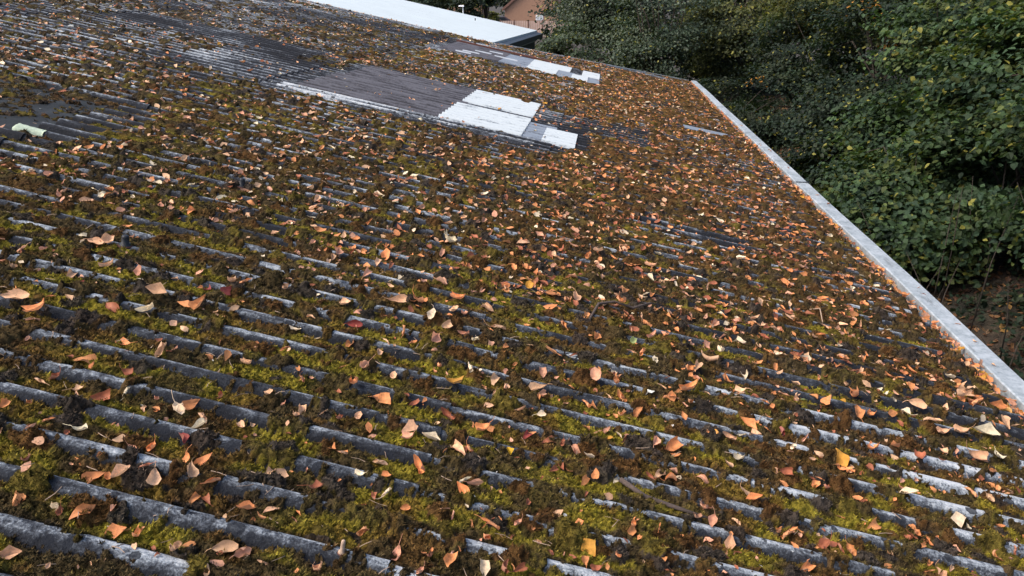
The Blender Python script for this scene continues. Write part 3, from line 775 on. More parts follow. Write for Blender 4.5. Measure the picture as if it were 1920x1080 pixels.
for y, dx, sz in KERB_TOP:
    Vl, Fl = LOW[r2.randrange(len(LOW))]; a = r2.uniform(0, 6.28)
    R2 = np.array([[math.cos(a), math.sin(a), 0], [-math.sin(a), math.cos(a), 0], [0, 0, 1]])
    w = np.array([1.970 + dx, y, 2.790 - Vl[:, 2].min() * sz]) + (Vl * sz) @ R2
    stV.append(w); stF.append(Fl + sn); sn += len(Vl); stC.append(np.broadcast_to(np.array(COLS[r2.choice('oort')]) * .8, (len(Vl), 3)))
lit = link('leaf_litter', np_mesh('leaf_litter', np.concatenate(stV), np.concatenate(stF), True, col=np.concatenate(stC)), M_LEAF2)
tag(lit, 'small dry leaves strewn thickly over the mossy roof towards the kerb', 'leaves', kind='stuff')
# labels: kind of leaf, then its place counted along its strip of the roof
def area(px, py, c):
    if c > EAVE_C - .12: return 'lying against the metal kerb'
    v = 'at the bottom' if py > 900 else ('in the lower part' if py > 730 else ('in the middle' if py > 560 else 'farther up'))
    h = 'left' if px < 480 else ('centre left' if px < 960 else ('centre right' if px < 1440 else 'right'))
    return f'{v} {h} of the roof'
groups = {}
for t in named: groups.setdefault((area(t[3], t[4], t[6]), t[1], t[2]), []).append(t)
for (ar, key, fm), L in groups.items():
    L.sort(key=lambda t: t[3])
    for k, t in enumerate(L):
        if len(L) == 1: lb = f'{fm} {CNAME[key]} leaf on the roof, {ar}'
        else: lb = f'{fm} {CNAME[key]} leaf, {WORDS[min(k, 19)]} from left, {ar}'
        tag(t[0], lb, 'leaf', 'fallen leaves on the mossy roof')

# ------------------------------------------------------------------ small things on the roof
def cap(px, py, lab, white=False, k=1.15):
    c, y = on_roof(px, py, .01); y = PITCH * (round(y / PITCH - PH) + PH)
    o = empty('fixing_cap'); h = float(sheet_h(np.array([c]), np.array([y]))[0])
    o.matrix_world = ROOF_M @ Matrix.Translation((c, y, h - .002))
    b = MB().lathe([(r * k, z * (1 if white else k)) for r, z in [(.022, 0), (.022, .004), (.013, .006), (.0125, .030), (.011, .036), (.004, .038)]], 12).build('plastic_cap', M_STEM if white else M_BLACK, o, True)
    MB().lathe([(.026 * k, -.002), (.026 * k, .002), (.012 * k, .003)], 14).build('washer', M_RUST, o, True)
    tag(o, lab, 'cap', 'fixing caps along the purlins')
cap(238, 455, 'small dark blue cap on a roof fixing, beside a large tan leaf')
cap(457, 345, 'dark cap on a roof fixing, farther up the slope among moss')
cap(641, 1035, 'pale tipped roof fixing poking up near the bottom sheet overlap', True, .42)

def stick(pts, rad, name, lab, cat, mat, n=6):
    P = []
    for px, py, lift in pts:
        c, y = on_roof(px, py, .0); hs, g, _ = moss(np.array([c]), np.array([y])); P.append(tuple(RW(c, y, max(hs[0], g[0]) + lift)))
    return tag(MB().tube(P, rad, n).build(name, mat, None, True), lab, cat)
tw = stick([(1105, 598, .005), (1120, 578, .02), (1150, 573, .016), (1185, 585, .012), (1215, 580, .018), (1252, 571, .012)], [.006, .007, .006, .006, .005, .002], 'twig', 'crooked dark twig lying across the leaves in the middle of the roof', 'twig', M_TWIG)
stick([(1160, 905, .01), (1210, 928, .008), (1262, 948, .006), (1330, 972, .003)], [.008, .008, .007, .004], 'stick', 'long straight grey stick lying in a mossy valley near the bottom', 'stick', M_TWIG)
stick([(1620, 575, .006), (1650, 580, .012), (1680, 588, .006)], [.004, .004, .002], 'twig', 'short pale twig on dark moss near the metal kerb', 'twig', M_STEM)
stick([(1516, 585, .004), (1532, 592, .02), (1540, 610, .004)], [.003, .003, .002], 'twig', 'thin bent pale stem standing among leaves, halfway to the kerb', 'twig', M_STEM)

# litter of loose leaf stalks
Vv, Ff = [], []; nn = 0
for _ in range(520):
    y = 1.05 + 4.5 * r2.random() ** 1.3; c = r2.uniform(-.86 * y - .2, min(EAVE_C - .1, .6 * y + .8))
    hs, g, _ = moss(np.array([c]), np.array([y])); h = max(hs[0], g[0])
    L = r2.uniform(.02, .05); a = r2.uniform(0, 6.28); k = r2.uniform(-.4, .4); up = r2.uniform(0, .6)
    pts = [tuple(RW(c + math.cos(a + k * t) * L * t, y + math.sin(a + k * t) * L * t, h + .003 + up * L * t * (1 - .5 * t))) for t in (0, .5, 1)]
    m = MB().tube(pts, [.0013, .0011, .0008], 3); V3 = np.array([tuple(q) for q in m.v]); F3 = np.array([q for q in m.f if len(q) == 4])
    Vv.append(V3); Ff.append(F3 + nn); nn += len(V3)
so = link('stalk_litter', np_mesh('stalk_litter', np.concatenate(Vv), np.concatenate(Ff), True), M_STEM)
tag(so, 'loose leaf stalks and bits of straw caught in the roof moss', 'litter', kind='stuff')

# pale green stub of corrugation on the flat sheet
c0, y0 = on_roof(27, 232, .0); c1, _y = on_roof(112, 240, .0)
na, nl = 10, 16; Vv = []
for i in range(nl):
    t = i / (nl - 1); cc = c0 + (c1 - c0) * t; rr = .034 * (min(1, t * 6 + .35) ** .6) * (1 - .12 * t)
    for k in range(na):
        a = math.pi * k / (na - 1); jj = 1 + .10 * (random.random() - .5)
        Vv.append((cc, y0 + .0 + math.cos(a) * rr * 1.15 * jj, -.033 + math.sin(a) * rr * 1.2 * jj))
Vv = np.array(Vv); Vv = RW(Vv[:, 0], Vv[:, 1], Vv[:, 2])
idx = np.arange(nl - 1)[:, None] * na + np.arange(na - 1)[None, :]
Fq = [np.stack([idx, idx + na, idx + na + 1, idx + 1], -1).reshape(-1, 4), np.array([list(range(na)), [(nl - 1) * na + k for k in range(na)]])]
mint = mat_plain('mint_lichen', (.36, .43, .33), .95, .35, 45, .01)
st = link('corrugation_stub', np_mesh('corrugation_stub', Vv, Fq), mint)
tag(st, 'short rounded pale green stub crusted with lichen on the flat dark sheet', 'stub')

# rusty flashing near the far gable
p = [on_roof(858, 77), on_roof(1000, 113), on_roof(1190, 158)]
b = MB()
for (ca, ya), (cb, yb) in (((p[0][0], 14.5), (-.75, 14.5)), ):
    q = [RW(c, y, h) for h in (-.01, .035) for c, y in ((ca, ya), (cb, yb), (cb, yb + .06), (ca, ya + .06))]
    b.hexa(q)
tag(b.build('flashing_strip', M_RUST, None, False, .008), 'rust brown metal strip lying along the corrugations near the far edge', 'flashing')

# ------------------------------------------------------------------ white roofed building beyond
wb = empty('white_roofed_building', (-8, 24, 0))
tag(wb, 'long low building with a plain white sloping roof and dark side wall', 'building')
A = along(923, 80, Y=16.42); Bq = along(1007, 57, Y=23.6); _T = along(570, -1, Y=16.42); Wd = 15.0
U = (_T - A) / (A[0] - _T[0]); sl = U[2] 
def wpart(mb, name, mat, parent=wb, **k):
    o = mb.build(name, mat, parent, **k); o.matrix_parent_inverse = Matrix.Translation((8, -24, 0)); return o
C1, C2 = A + U * Wd, Bq + U * Wd
dz = np.array([0, 0, .09])
npan = 8; rf = None
for k in range(npan):
    a0, a1 = k / npan, (k + 1) / npan - .0006
    p0, p1, p2, p3 = A + (Bq - A) * a0, A + (Bq - A) * a1, C1 + (C2 - C1) * a1, C1 + (C2 - C1) * a0
    wpart(MB().hexa([p0 - dz, p1 - dz, p2 - dz, p3 - dz, p0, p1, p2, p3]), 'roof_panel', M_WHITEROOF)
fx = np.array([.16, 0, -.04])
g0, g1 = A + np.array([.01, -.02, -.05]), Bq + np.array([.01, .02, -.05])
wpart(MB().hexa([g0 - dz * 1.4, g0 + fx - dz * 1.4, g1 + fx - dz * 1.4, g1 - dz * 1.4, g0, g0 + fx, g1 + fx, g1]), 'gutter', M_BLACK)
i0, i1 = A + np.array([-.05, .12, -.13]), Bq + np.array([-.05, -.12, -.13])
wpart(MB().hexa([(i0[0] - .3, i0[1], -.05), (i0[0], i0[1], -.05), (i1[0], i1[1], -.05), (i1[0] - .3, i1[1], -.05), tuple(i0 - [.3, 0, 0]), tuple(i0), tuple(i1), tuple(i1 - [.3, 0, 0])]), 'side_wall', M_DARKWALL)
wpart(MB().hexa([tuple(i0 + [.003, .05, -.17]), tuple(i0 + [.05, .05, -.17]), tuple(i1 + [.05, -.05, -.17]), tuple(i1 + [.003, -.05, -.17]), tuple(i0 + [.003, .05, -.13]), tuple(i0 + [.05, .05, -.13]), tuple(i1 + [.05, -.05, -.13]), tuple(i1 + [.003, -.05, -.13])]), 'pale_trim', M_KERB)
wpart(MB().hexa([(A[0] - 14, A[1] + .1, -.05), (A[0] - .36, A[1] + .1, -.05), (A[0] - .36, A[1] + .35, -.05), (A[0] - 14, A[1] + .35, -.05), (A[0] - 14, A[1] + .1, A[2] + 14 * sl - .15), (A[0] - .36, A[1] + .1, A[2] - .1), (A[0] - .36, A[1] + .35, A[2] - .1), (A[0] - 14, A[1] + .35, A[2] + 14 * sl - .15)]), 'end_wall', M_DARKWALL)
wpart(MB().tube([along(891, 38.5, Y=21), along(891, 34, Y=21)], .014, 8), 'vent_pipe', M_BLACK)

# ------------------------------------------------------------------ trees and shrubs
M_FOL = mat_foliage('foliage'); M_FOLG = mat_foliage('glossy_foliage', .22, .5, .3)
T6 = (np.array([[0, 0, 0], [-.40, .36, .07], [0, .45, -.02], [.40, .36, .07], [0, 1, -.12], [-.33, .68, .03], [.33, .68, .03]]),
      np.array([[0, 2, 1], [1, 2, 5], [5, 2, 4], [0, 3, 2], [3, 6, 2], [6, 4, 2]]))
T2 = (np.array([[0, 0, 0], [-.40, .5, .06], [0, 1, -.06], [.40, .5, .06]]), np.array([[0, 3, 2], [0, 2, 1]]))

def leaf_cloud(name, pos, nrm, size, col, tmpl, mat, parent, rng):
    Vt, Ft = tmpl; N = len(pos)
    nrm = nrm / (np.linalg.norm(nrm, axis=1)[:, None] + 1e-9)
    r = rng.normal(size=(N, 3)); t = np.cross(nrm, r); t /= np.linalg.norm(t, axis=1)[:, None] + 1e-9
    b = np.cross(nrm, t); b[:, 2] -= .25
    Bm = np.stack([t, b, nrm], 1)                                      # (N,3,3)
    Vv = pos[:, None, :] + np.einsum('kj,njm->nkm', Vt - [0, .5, 0], Bm) * size[:, None, None]
    Ff = (Ft[None] + (np.arange(N) * len(Vt))[:, None, None]).reshape(-1, Ft.shape[1])
    me = np_mesh(name, Vv.reshape(-1, 3), Ff, False, col=np.repeat(col, len(Vt), axis=0))
    return link(name, me, mat, parent)

PAL = {'hazel': [(0.0395, 0.0686, 0.0241), (0.0304, 0.0546, 0.0241), (0.0646, 0.0842, 0.0241), (0.0228, 0.0429, 0.0224)],
       'olive': [(0.0623, 0.0733, 0.0258), (0.0456, 0.0577, 0.0241), (0.0950, 0.0983, 0.0310), (0.0289, 0.0406, 0.0206)],
       'grey':  [(0.0426, 0.0624, 0.0361), (0.0547, 0.0749, 0.0464), (0.0319, 0.0499, 0.0292), (0.0699, 0.0874, 0.0499)],
       'dark':  [(0.0144, 0.0257, 0.0155), (0.0198, 0.0335, 0.0181), (0.0106, 0.0203, 0.0129), (0.0289, 0.0406, 0.0206)],
       'yellow': [(0.0950, 0.1014, 0.0275), (0.0722, 0.0858, 0.0241), (0.1140, 0.1053, 0.0292), (0.0532, 0.0686, 0.0224)]}

def tree(name, label, cat, base, blobs, nleaf, size, pal, tmpl=T2, seed=0, trunk=.10, group=None, autumn=.001, clump=.42, mat=None, face=(-.8, -.5), parts=True):
    """blobs: (x, y, z, rx, ry, rz, weight) ellipsoids that the crown fills"""
    rng = np.random.default_rng(1000 + seed)
    root = empty(name, base)
    inv = Matrix.Translation((-base[0], -base[1], -base[2]))
    W = np.array([b[6] for b in blobs], float); W /= W.sum()
    nper = 70; nc = max(8, nleaf // nper)
    nc0 = nc; nc = int(nc * 2.6); bi = rng.choice(len(blobs), nc, p=W)
    d = rng.normal(size=(nc, 3)); d /= np.linalg.norm(d, axis=1)[:, None]
    fc = np.array([face[0], face[1], -.05]); 
    flip = (d @ fc < -.25) & (rng.random(nc) < .75); d[flip] *= -1       # more sprays on the open side
    rad = rng.uniform(.50, 1.02, nc) ** .6
    Bl = np.array([b[:6] for b in blobs])
    cen = Bl[bi, :3] + d * rad[:, None] * Bl[bi, 3:6]
    fq = .55 / max(clump, .2); dn = fbm((cen[:, 1] + .6 * cen[:, 0]) * fq, cen[:, 2] * fq * 1.15, 900 + seed, 2)
    kp = np.argsort(-dn - .10 * rng.random(nc))[:nc0]; cen, d, bi = cen[kp], d[kp], bi[kp]; nc = nc0   # boughs with gaps between
    gz = ground_z(cen[:, 0], cen[:, 1]); cen[:, 2] = np.maximum(cen[:, 2], gz + .15)
    # sprays
    sp = clump * rng.uniform(.55, 1.35, nc)
    ci = np.repeat(np.arange(nc), nper)
    off = rng.normal(size=(len(ci), 3)) * sp[ci][:, None] * np.array([.62, .62, .17])
    out = d[ci]
    off[:, 2] -= .25 * np.linalg.norm(off[:, :2], axis=1) ** 1.3          # sprays droop at the rim
    pos = cen[ci] + off
    nrm = rng.normal(size=(len(ci), 3)) * .42 + np.array([0, 0, .85]) + out * .55
    size_a = size * rng.uniform(.6, 1.25, len(ci))
    pc = np.array(PAL[pal]); 
    cc = pc[rng.choice(len(pc), nc, p=[.34, .28, .16, .22])][ci] * rng.uniform(.55, 1.45, nc)[ci][:, None] * rng.uniform(.75, 1.25, (len(ci), 1))
    au = rng.random(nc) < autumn
    cc = np.where((au[ci] & (rng.random(len(ci)) < .55))[:, None], np.array([.34, .16, .03]) * rng.uniform(.7, 1.2, (len(ci), 1)), cc)
    au2 = rng.random(len(ci)) < .03
    cc = np.where(au2[:, None], np.array([.20, .19, .04]), cc)
    cr = leaf_cloud('crown', pos, nrm, size_a, np.clip(cc, .004, .6), tmpl, mat or M_FOL, root, rng); cr.matrix_parent_inverse = inv
    # trunk and limbs
    top = Bl[:, :3].mean(0); bz = float(ground_z(base[0], base[1])) if base[2] > .01 or base[0] > 1 else base[2]
    m = MB(); mid = (np.array(base) * .55 + top * .45) + rng.normal(size=3) * .12
    m.tube([(base[0], base[1], bz - .1), tuple(mid), tuple(top + [0, 0, .4])], [trunk, trunk * .72, trunk * .3], 8)
    o = m.build('trunk', M_BARK, root, True); o.matrix_parent_inverse = inv
    sel = rng.choice(nc, min(26, nc), replace=False); m = MB()
    for s in sel:
        st0 = mid + (top - mid) * rng.random() if rng.random() < .6 else np.array(base) + (mid - np.array(base)) * rng.random()
        e = cen[s]; md = (st0 + e) / 2 + np.array([0, 0, .25]) + rng.normal(size=3) * .15
        m.tube([tuple(st0), tuple(md), tuple(e)], [trunk * .34, trunk * .2, .006], 5)
    o = m.build('limbs', M_BARK, root, True); o.matrix_parent_inverse = inv
    tag(root, label, cat, group)
    return root

def gz(x, y): return float(ground_z(x, y))
def B3(x, y): return (x, y, gz(x, y))
tree('hazel_shrub', 'broad leaved green shrub beside the near end of the metal kerb', 'shrub', B3(5.2, 6.9), [(5.0, 6.9, 3.2, 1.3, 1.5, 1.1, 2), (5.7, 7.3, 4.4, 1.5, 1.6, 1.2, 2)], 30000, .066, 'hazel', T6, 1, .06, clump=.27)
tree('hazel_shrub', 'lush large leaved shrub overhanging the brown bank behind the kerb', 'shrub', B3(5.0, 9.0), [(4.7, 8.9, 2.75, 1.05, 1.2, .75, 2), (5.3, 9.3, 3.6, 1.4, 1.3, 1.0, 2)], 30000, .074, 'hazel', T6, 2, .06, clump=.29)
tree('hazel_shrub', 'green shrub with drooping sprays halfway along the row', 'shrub', B3(5.3, 11.6), [(4.9, 11.4, 2.7, 1.2, 1.3, .9, 2), (5.5, 12.0, 3.8, 1.5, 1.5, 1.1, 2)], 30000, .072, 'hazel', T6, 3, .07, clump=.30)
tree('hazel_shrub', 'dark green shrub beyond the kerb joint', 'shrub', B3(5.2, 14.6), [(4.8, 14.4, 2.5, 1.2, 1.4, 1.0, 2), (5.4, 15.0, 3.7, 1.4, 1.6, 1.1, 2)], 24000, .070, 'dark', T6, 4, .07, clump=.32)
tree('hazel_shrub', 'dark bushy shrub near the far corner of the roof', 'shrub', B3(4.6, 18.2), [(4.2, 18.0, 2.2, 1.2, 1.6, 1.1, 2), (4.9, 18.6, 3.4, 1.4, 1.6, 1.1, 1.5)], 22000, .070, 'dark', T2, 5, .07, clump=.32)
tree('tree', 'tall olive green tree rising behind the nearest shrubs', 'tree', B3(8.0, 11.0), [(7.4, 10.8, 5.0, 2.0, 2.4, 1.8, 3), (8.2, 11.4, 7.0, 2.4, 2.6, 2.0, 1.5)], 46000, .070, 'olive', T2, 6, .14, clump=.38)
tree('tree', 'olive tree with a few orange leaves behind the middle shrubs', 'tree', B3(7.4, 15.5), [(6.8, 15.2, 4.8, 2.0, 2.4, 1.7, 3), (7.6, 16.0, 6.8, 2.4, 2.6, 2.0, 1.5)], 46000, .070, 'olive', T2, 7, .14, autumn=.03, clump=.38)
tree('tree', 'yellowish green tree above the dark gap in the hedge', 'tree', B3(6.6, 20.8), [(5.9, 20.6, 4.8, 2.1, 2.2, 1.6, 3), (6.6, 21.4, 6.8, 2.4, 2.6, 2.0, 1.5)], 32000, .09, 'yellow', T2, 8, .14, autumn=.03, clump=.42)
tree('tree', 'bushy green tree beyond the far corner of the roof', 'tree', B3(4.6, 25.0), [(4.2, 25.0, 3.6, 1.6, 2.0, 1.8, 3), (4.8, 25.6, 6.0, 2.0, 2.2, 1.8, 1.2)], 16000, .10, 'olive', T2, 9, .14, clump=.42)
tree('tree', 'dense grey green tree next to the dark wall of the white roofed building', 'tree', B3(1.2, 28.5), [(1.0, 28.0, 2.7, 2.0, 2.4, 2.2, 3), (.6, 28.8, 5.0, 2.3, 2.6, 2.2, 2.2), (-.6, 31.5, 3.2, 1.6, 2.0, 2.4, 1.5)], 42000, .095, 'grey', T2, 10, .16, clump=.55, mat=M_FOLG)
tree('tree', 'grey green tree between the far corner and the tall trees', 'tree', B3(1.7, 23.4), [(1.4, 23.4, 2.4, 1.0, 1.5, 1.4, 3), (1.7, 24.0, 4.2, 1.4, 1.7, 1.4, 2)], 24000, .085, 'grey', T2, 11, .12, clump=.48, mat=M_FOLG)
tree('tree', 'dark tree filling the back of the wood', 'tree', B3(11.5, 17), [(10.8, 17, 4.5, 2.0, 6.5, 3.5, 3)], 15000, .20, 'dark', T2, 12, .2, clump=.8)
tree('tree', 'dark tree far back behind the yellowish tree', 'tree', B3(9.5, 31), [(8.5, 31, 4.5, 4.0, 4.0, 3.6, 3)], 13000, .20, 'dark', T2, 13, .2, clump=.8)

tree('low_shrub', 'low leafy shrub spreading beside the kerb below the hazels', 'shrub', B3(4.0, 9.7), [(3.75, 9.6, 2.05, .75, 1.7, .62, 2), (4.3, 10.2, 2.3, .7, 1.6, .6, 1)], 17000, .072, 'hazel', T6, 14, .04, clump=.26)
tree('low_shrub', 'low dark shrub beside the kerb just past its joint', 'shrub', B3(4.1, 12.6), [(4.0, 12.3, 2.0, .7, 1.4, .6, 2)], 8000, .080, 'dark', T6, 15, .04, clump=.28)
tree('bush', 'dark bush in the gap below the grey green tree, past the gable', 'bush', B3(-1.0, 26.3), [(-1.1, 26.3, 2.2, 1.3, 1.6, 1.8, 2.4), (1.2, 24.5, 1.6, 1.3, 1.5, 1.2, 2)], 18000, .10, 'grey', T2, 16, .06, clump=.36)
tree('bush', 'dark bush in the hollow past the far corner of the kerb', 'bush', B3(3.1, 20.6), [(3.1, 20.6, 1.5, 1.1, 1.6, 1.1, 2), (2.4, 19.4, 1.0, .7, 1.2, .8, 1)], 11000, .075, 'dark', T2, 18, .05, clump=.3)
tree('tree', 'dark tree behind the grey green tree', 'tree', B3(2.0, 38), [(1.0, 37, 3.0, 4.2, 3.0, 3.4, 2), (6.0, 36, 3.5, 3.0, 3.0, 3.4, 1.4)], 16000, .20, 'dark', T2, 17, .2, clump=.7)
# thin bare stems standing on the bank under the near shrubs
rb = random.Random(9); m = MB()
for _ in range(70):
    x, y = rb.uniform(3.3, 5.6), rb.uniform(5.6, 9.2); z = gz(x, y); h = rb.uniform(.5, 1.5); a, k = rb.uniform(0, 6.28), rb.uniform(.05, .5)
    m.tube([(x, y, z - .03), (x + math.cos(a) * k * h * .3, y + math.sin(a) * k * h * .3, z + h * .55), (x + math.cos(a) * k * h, y + math.sin(a) * k * h, z + h)], [.009, .006, .002], 4)
tag(m.build('stem_thicket', M_BARK, None, True), 'thicket of thin bare stems on the bank below the near shrubs', 'stems', kind='stuff')
tree('tree', 'dark tree closing the view between the grey and yellowish trees', 'tree', B3(5.2, 30), [(4.6, 30, 3.4, 1.8, 2.0, 2.6, 2)], 9000, .15, 'dark', T2, 19, .16, clump=.6)
# low growth and leaf litter on the bank
rng = np.random.default_rng(77)
N = 8000
X = rng.uniform(2.3, 6.5, N); Y = 3.5 + 22.5 * rng.random(N) ** 1.3; keep = fbm(X * 1.2, Y * 1.2, 300, 2) > .43; X, Y = X[keep], Y[keep]
n = len(X); K = 7
pos = np.repeat(np.stack([X, Y, ground_z(X, Y)], 1), K, 0) + rng.normal(size=(n * K, 3)) * np.array([.10, .10, .05]) + np.array([0, 0, .10])
pc = np.array(PAL['dark'])[rng.integers(0, 4, n * K)] * rng.uniform(.7, 1.4, (n * K, 1))
uo = leaf_cloud('undergrowth', pos, rng.normal(size=(n * K, 3)) * .45 + [0, 0, .9], rng.uniform(.04, .09, n * K), pc, T2, M_FOL, None, rng)
tag(uo, 'low dark ivy and brambles covering the bank below the shrubs', 'undergrowth', kind='stuff')
N = 16000; X = rng.uniform(2.1, 6.5, N); Y = rng.uniform(3.5, 24, N)
pos = np.stack([X, Y, ground_z(X, Y) + .012], 1)
pc = np.array([[.16, .075, .035], [.10, .05, .03], [.24, .13, .06], [.30, .17, .05], [.06, .035, .025]])[rng.integers(0, 5, N)] * rng.uniform(.7, 1.2, (N, 1))
lo = leaf_cloud('ground_litter', pos, rng.normal(size=(N, 3)) * .4 + [0, 0, .9], rng.uniform(.04, .09, N), pc, T2, M_LEAF2, None, rng)
tag(lo, 'brown fallen leaves on the bare bank beyond the kerb', 'leaves', kind='stuff')

# ------------------------------------------------------------------ far background
M_HBRICK = mat_plain('house_brick', (.33, .19, .125), .9, .12, 3, .004)
M_TILE = mat_plain('roof_tiles', (.16, .085, .065), .9, .3, 3, .01)
M_FENCE = mat_plain('fence_wood', (.50, .36, .30), .9, .25, 2, .004)
M_PAINTW = mat_plain('white_paint', (.78, .79, .80), .5, .05, 3)
M_CARD = mat_plain('dark_car_paint', (.03, .022, .03), .35, .1, 3); M_GLASS = mat_plain('dark_glass', (.02, .025, .03), .1, .1, 3, 0, .6)
M_TYRE = mat_plain('tyre', (.012, .012, .012), .9, .2, 20); M_POLE = mat_plain('lamp_metal', (.42, .44, .45), .5, .1, 6)

HY = 105.0
hx0 = along(943, 14, Y=HY)[0] + .25; hx1 = hx0 + 8.0; hz = along(943, 14, Y=HY)[2] - .1; rz = hz + 4.0 * .84
house = empty('brick_house', ((hx0 + hx1) / 2, HY + 5, 0)); tag(house, 'pale brick house with a plain gable wall beyond the fence', 'house')
def hp(mb, name, mat, parent=house, **k):
    o = mb.build(name, mat, parent, **k); o.matrix_parent_inverse = Matrix.Translation((-(hx0 + hx1) / 2, -HY - 5, 0)); return o
xm = (hx0 + hx1) / 2
wall = MB().add([(hx0, HY, 0), (hx1, HY, 0), (hx1, HY, hz), (xm, HY, rz), (hx0, HY, hz), (hx0, HY + 10, 0), (hx1, HY + 10, 0), (hx1, HY + 10, hz), (xm, HY + 10, rz), (hx0, HY + 10, hz)],
                [(0, 1, 2, 3, 4), (9, 8, 7, 6, 5), (0, 5, 6, 1), (1, 6, 7, 2), (0, 4, 9, 5)])
hp(wall, 'wall', M_HBRICK)
for sgn, xa in ((1, hx0), (-1, hx1)):
    xo = xa - sgn * .35; zo = hz - .35 * .84
    hp(MB().hexa([(xo, HY - .25, zo + .05), (xm, HY - .25, rz + .05), (xm, HY + 10.2, rz + .05), (xo, HY + 10.2, zo + .05), (xo, HY - .25, zo + .25), (xm, HY - .25, rz + .25), (xm, HY + 10.2, rz + .25), (xo, HY + 10.2, zo + .25)]), 'roof', M_TILE)
    hp(MB().hexa([(xo, HY - .33, zo - .12), (xm, HY - .33, rz - .12), (xm, HY - .26, rz - .12), (xo, HY - .26, zo - .12), (xo, HY - .33, zo + .22), (xm, HY - .33, rz + .22), (xm, HY - .26, rz + .22), (xo, HY - .26, zo + .22)]), 'bargeboard', M_TILE)
wx = along(1006, 30, Y=HY)[0]
win = hp(MB().box(wx - .1, wx + .9, HY - .06, HY - .002, along(1006, 38, Y=HY)[2], along(1006, 28, Y=HY)[2]), 'window', M_PAINTW)
zz0, zz1 = along(1006, 38, Y=HY)[2] + .1, along(1006, 28, Y=HY)[2] - .1
for a, b in ((.0, .37), (.45, .8)):
    o = MB().box(wx + a, wx + b, HY - .075, HY - .062, zz0, zz1).build('pane', M_POLE, win)
    o.matrix_parent_inverse = Matrix.Identity(4); o.matrix_world = Matrix.Identity(4)

# fence
FY = 100.0; fz = along(960, 39, Y=FY)[2]; fx = along(938, 39, Y=FY)[0]
fence = empty('panel_fence', (fx + 6, FY, 0)); tag(fence, 'reddish brown panel fence in front of the brick house', 'fence')
bd = None
for k in range(7):
    x = fx + k * 1.83
    o = MB().box(x - .06, x + .06, FY - .06, FY + .06, 0, fz + .14).build('post', M_TILE, fence); o.matrix_parent_inverse = Matrix.Translation((-fx - 6, -FY, 0))
    for j in range(6):
        xx = x + .06 + j * .285 + .006
        if bd is None: bd = MB().box(0, .225, 0, .03, 0, fz - .05).build('board', M_FENCE); o = bd
        else: o = bd.copy(); COL.objects.link(o)
        o.parent = fence; o.location = (xx - fx - 6, -.02 + .012 * (j % 2), .05)

# street lamp
lp = along(866, 11, Y=72.0); lb = empty('street_lamp', (lp[0] + .1, 72, 0)); tag(lb, 'short street lamp with a flat white head above the white roof', 'lamp')
MB().tube([(0, 0, 0), (0, 0, lp[2] - .05)], [.07, .05], 8).build('pole', M_POLE, lb, True)
MB().hexa([(-.40, -.13, lp[2] - .06), (.10, -.13, lp[2] - .08), (.10, .13, lp[2] - .08), (-.40, .13, lp[2] - .06), (-.36, -.10, lp[2] + .05), (.08, -.10, lp[2] + .07), (.08, .10, lp[2] + .07), (-.36, .10, lp[2] + .05)]).build('lamp_head', M_PAINTW, lb)

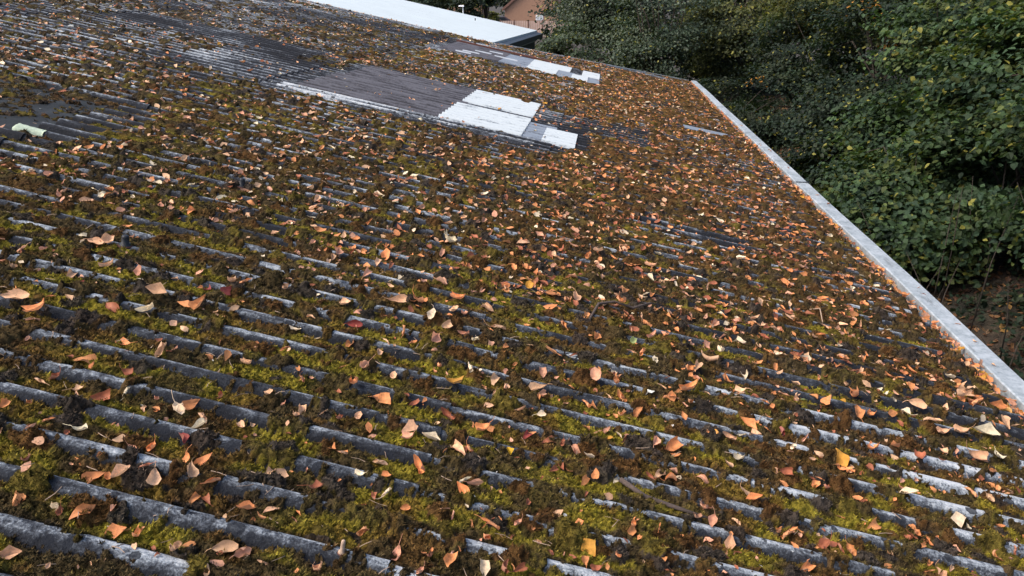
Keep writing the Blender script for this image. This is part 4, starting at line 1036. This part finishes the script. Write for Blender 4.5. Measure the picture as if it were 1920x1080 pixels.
# parked cars behind the fence
def car(px, py, Y, mat, label, s=1.0):
    p = along(px, py, Y=Y); z = max(0.0, p[2] - 1.45)
    o = empty('parked_car', (p[0], Y, z))
    prof = [(-2.1, .35), (-2.1, .75), (-1.9, .9), (-1.2, .98), (-.7, 1.42), (.7, 1.45), (1.5, .95), (2.1, .85), (2.15, .4)]
    m = MB(); n = len(prof)
    m.add([(x, -.85, zz) for x, zz in prof] + [(x, .85, zz) for x, zz in prof], [tuple(range(n)), tuple(range(2 * n - 1, n - 1, -1))] + [(i, n + i, n + i + 1, i + 1) for i in range(n - 1)] + [(n - 1, 2 * n - 1, n, 0)])
    m.build('body', mat, o, False, .06)
    for x0, x1 in ((-.95, -.05), (.05, 1.05)):
        MB().add([(x0, -.862, .98), (x1, -.862, .98), (min(x1, .75), -.862, 1.36), (max(x0, -.65), -.862, 1.36)], [(0, 1, 2, 3)]).build('side_window', M_GLASS, o)
    for x in (-1.35, 1.4):
        for yy in (-.88, .70):
            w = MB().lathe([(.32, 0), (.32, .18), (.2, .18), (.2, .17)], 16); ob = w.build('wheel', M_TYRE, o, True); ob.location = (x, yy, .32); ob.rotation_euler = (math.radians(-90), 0, 0)
    return tag(o, label, 'car')
car(936, 31, 101.8, M_CARD, 'dark parked car in front of the brick house beside a yellow bush')

# far trees, bushes and a second building
rngf = random.Random(3)
def fartree(px, py, Y, w, h, pal, n, sz, lab, seed, name='tree', cat='tree'):
    p = along(px, py, Y=Y); b = (p[0], Y, 0.0)
    zc = p[2]
    tree(name, lab, cat, b, [(p[0], Y, max(zc, h * .3), w, w, h, 2), (p[0] + w * .2, Y + 1, max(zc, h * .3) + h * .5, w * .7, w * .7, h * .6, 1)], n, sz, pal, T2, seed, .2, clump=w * .35, face=(0, -1))
fartree(906, 2, 92, 1.9, 2.6, 'dark', 7000, .30, 'dark round tree left of the brick house', 40)
fartree(880, 12, 84, 1.6, 1.6, 'dark', 4500, .26, 'small dark tree right behind the street lamp', 41)
fartree(921, 33, 96, .9, 1.0, 'yellow', 2500, .2, 'yellow green bush beside the parked car', 42, 'bush', 'bush')
fartree(845, 4, 88, 2.0, 1.4, 'olive', 5000, .26, 'olive bush behind the street lamp', 43, 'bush', 'bush')
fartree(810, 0, 86, 2.2, 1.6, 'olive', 5000, .26, 'olive hedge bush above the middle of the white roof', 44, 'bush', 'bush')
fartree(772, -4, 84, 2.2, 1.8, 'grey', 5000, .26, 'grey green bush above the upper end of the white roof', 45, 'bush', 'bush')
fartree(975, -30, 125, 5, 4, 'dark', 6000, .45, 'dark tree standing behind the brick house', 46)
fartree(1040, -10, 118, 5, 5, 'grey', 6000, .45, 'grey green tree to the right of the brick house', 47)
fartree(700, -20, 110, 8, 5, 'dark', 7000, .5, 'wide dark tree far behind the white roof', 48)
b2 = empty('far_building', (along(868, 0, Y=130)[0], 132, 0)); tag(b2, 'brown flat roofed building far behind the street lamp', 'building')
MB().box(-7, 3.2, -2, 6, 0, 5.2).build('wall', M_HBRICK, b2); MB().box(-7.3, 3.5, -2.3, 6.3, 5.203, 5.55).build('roof', M_TILE, b2)
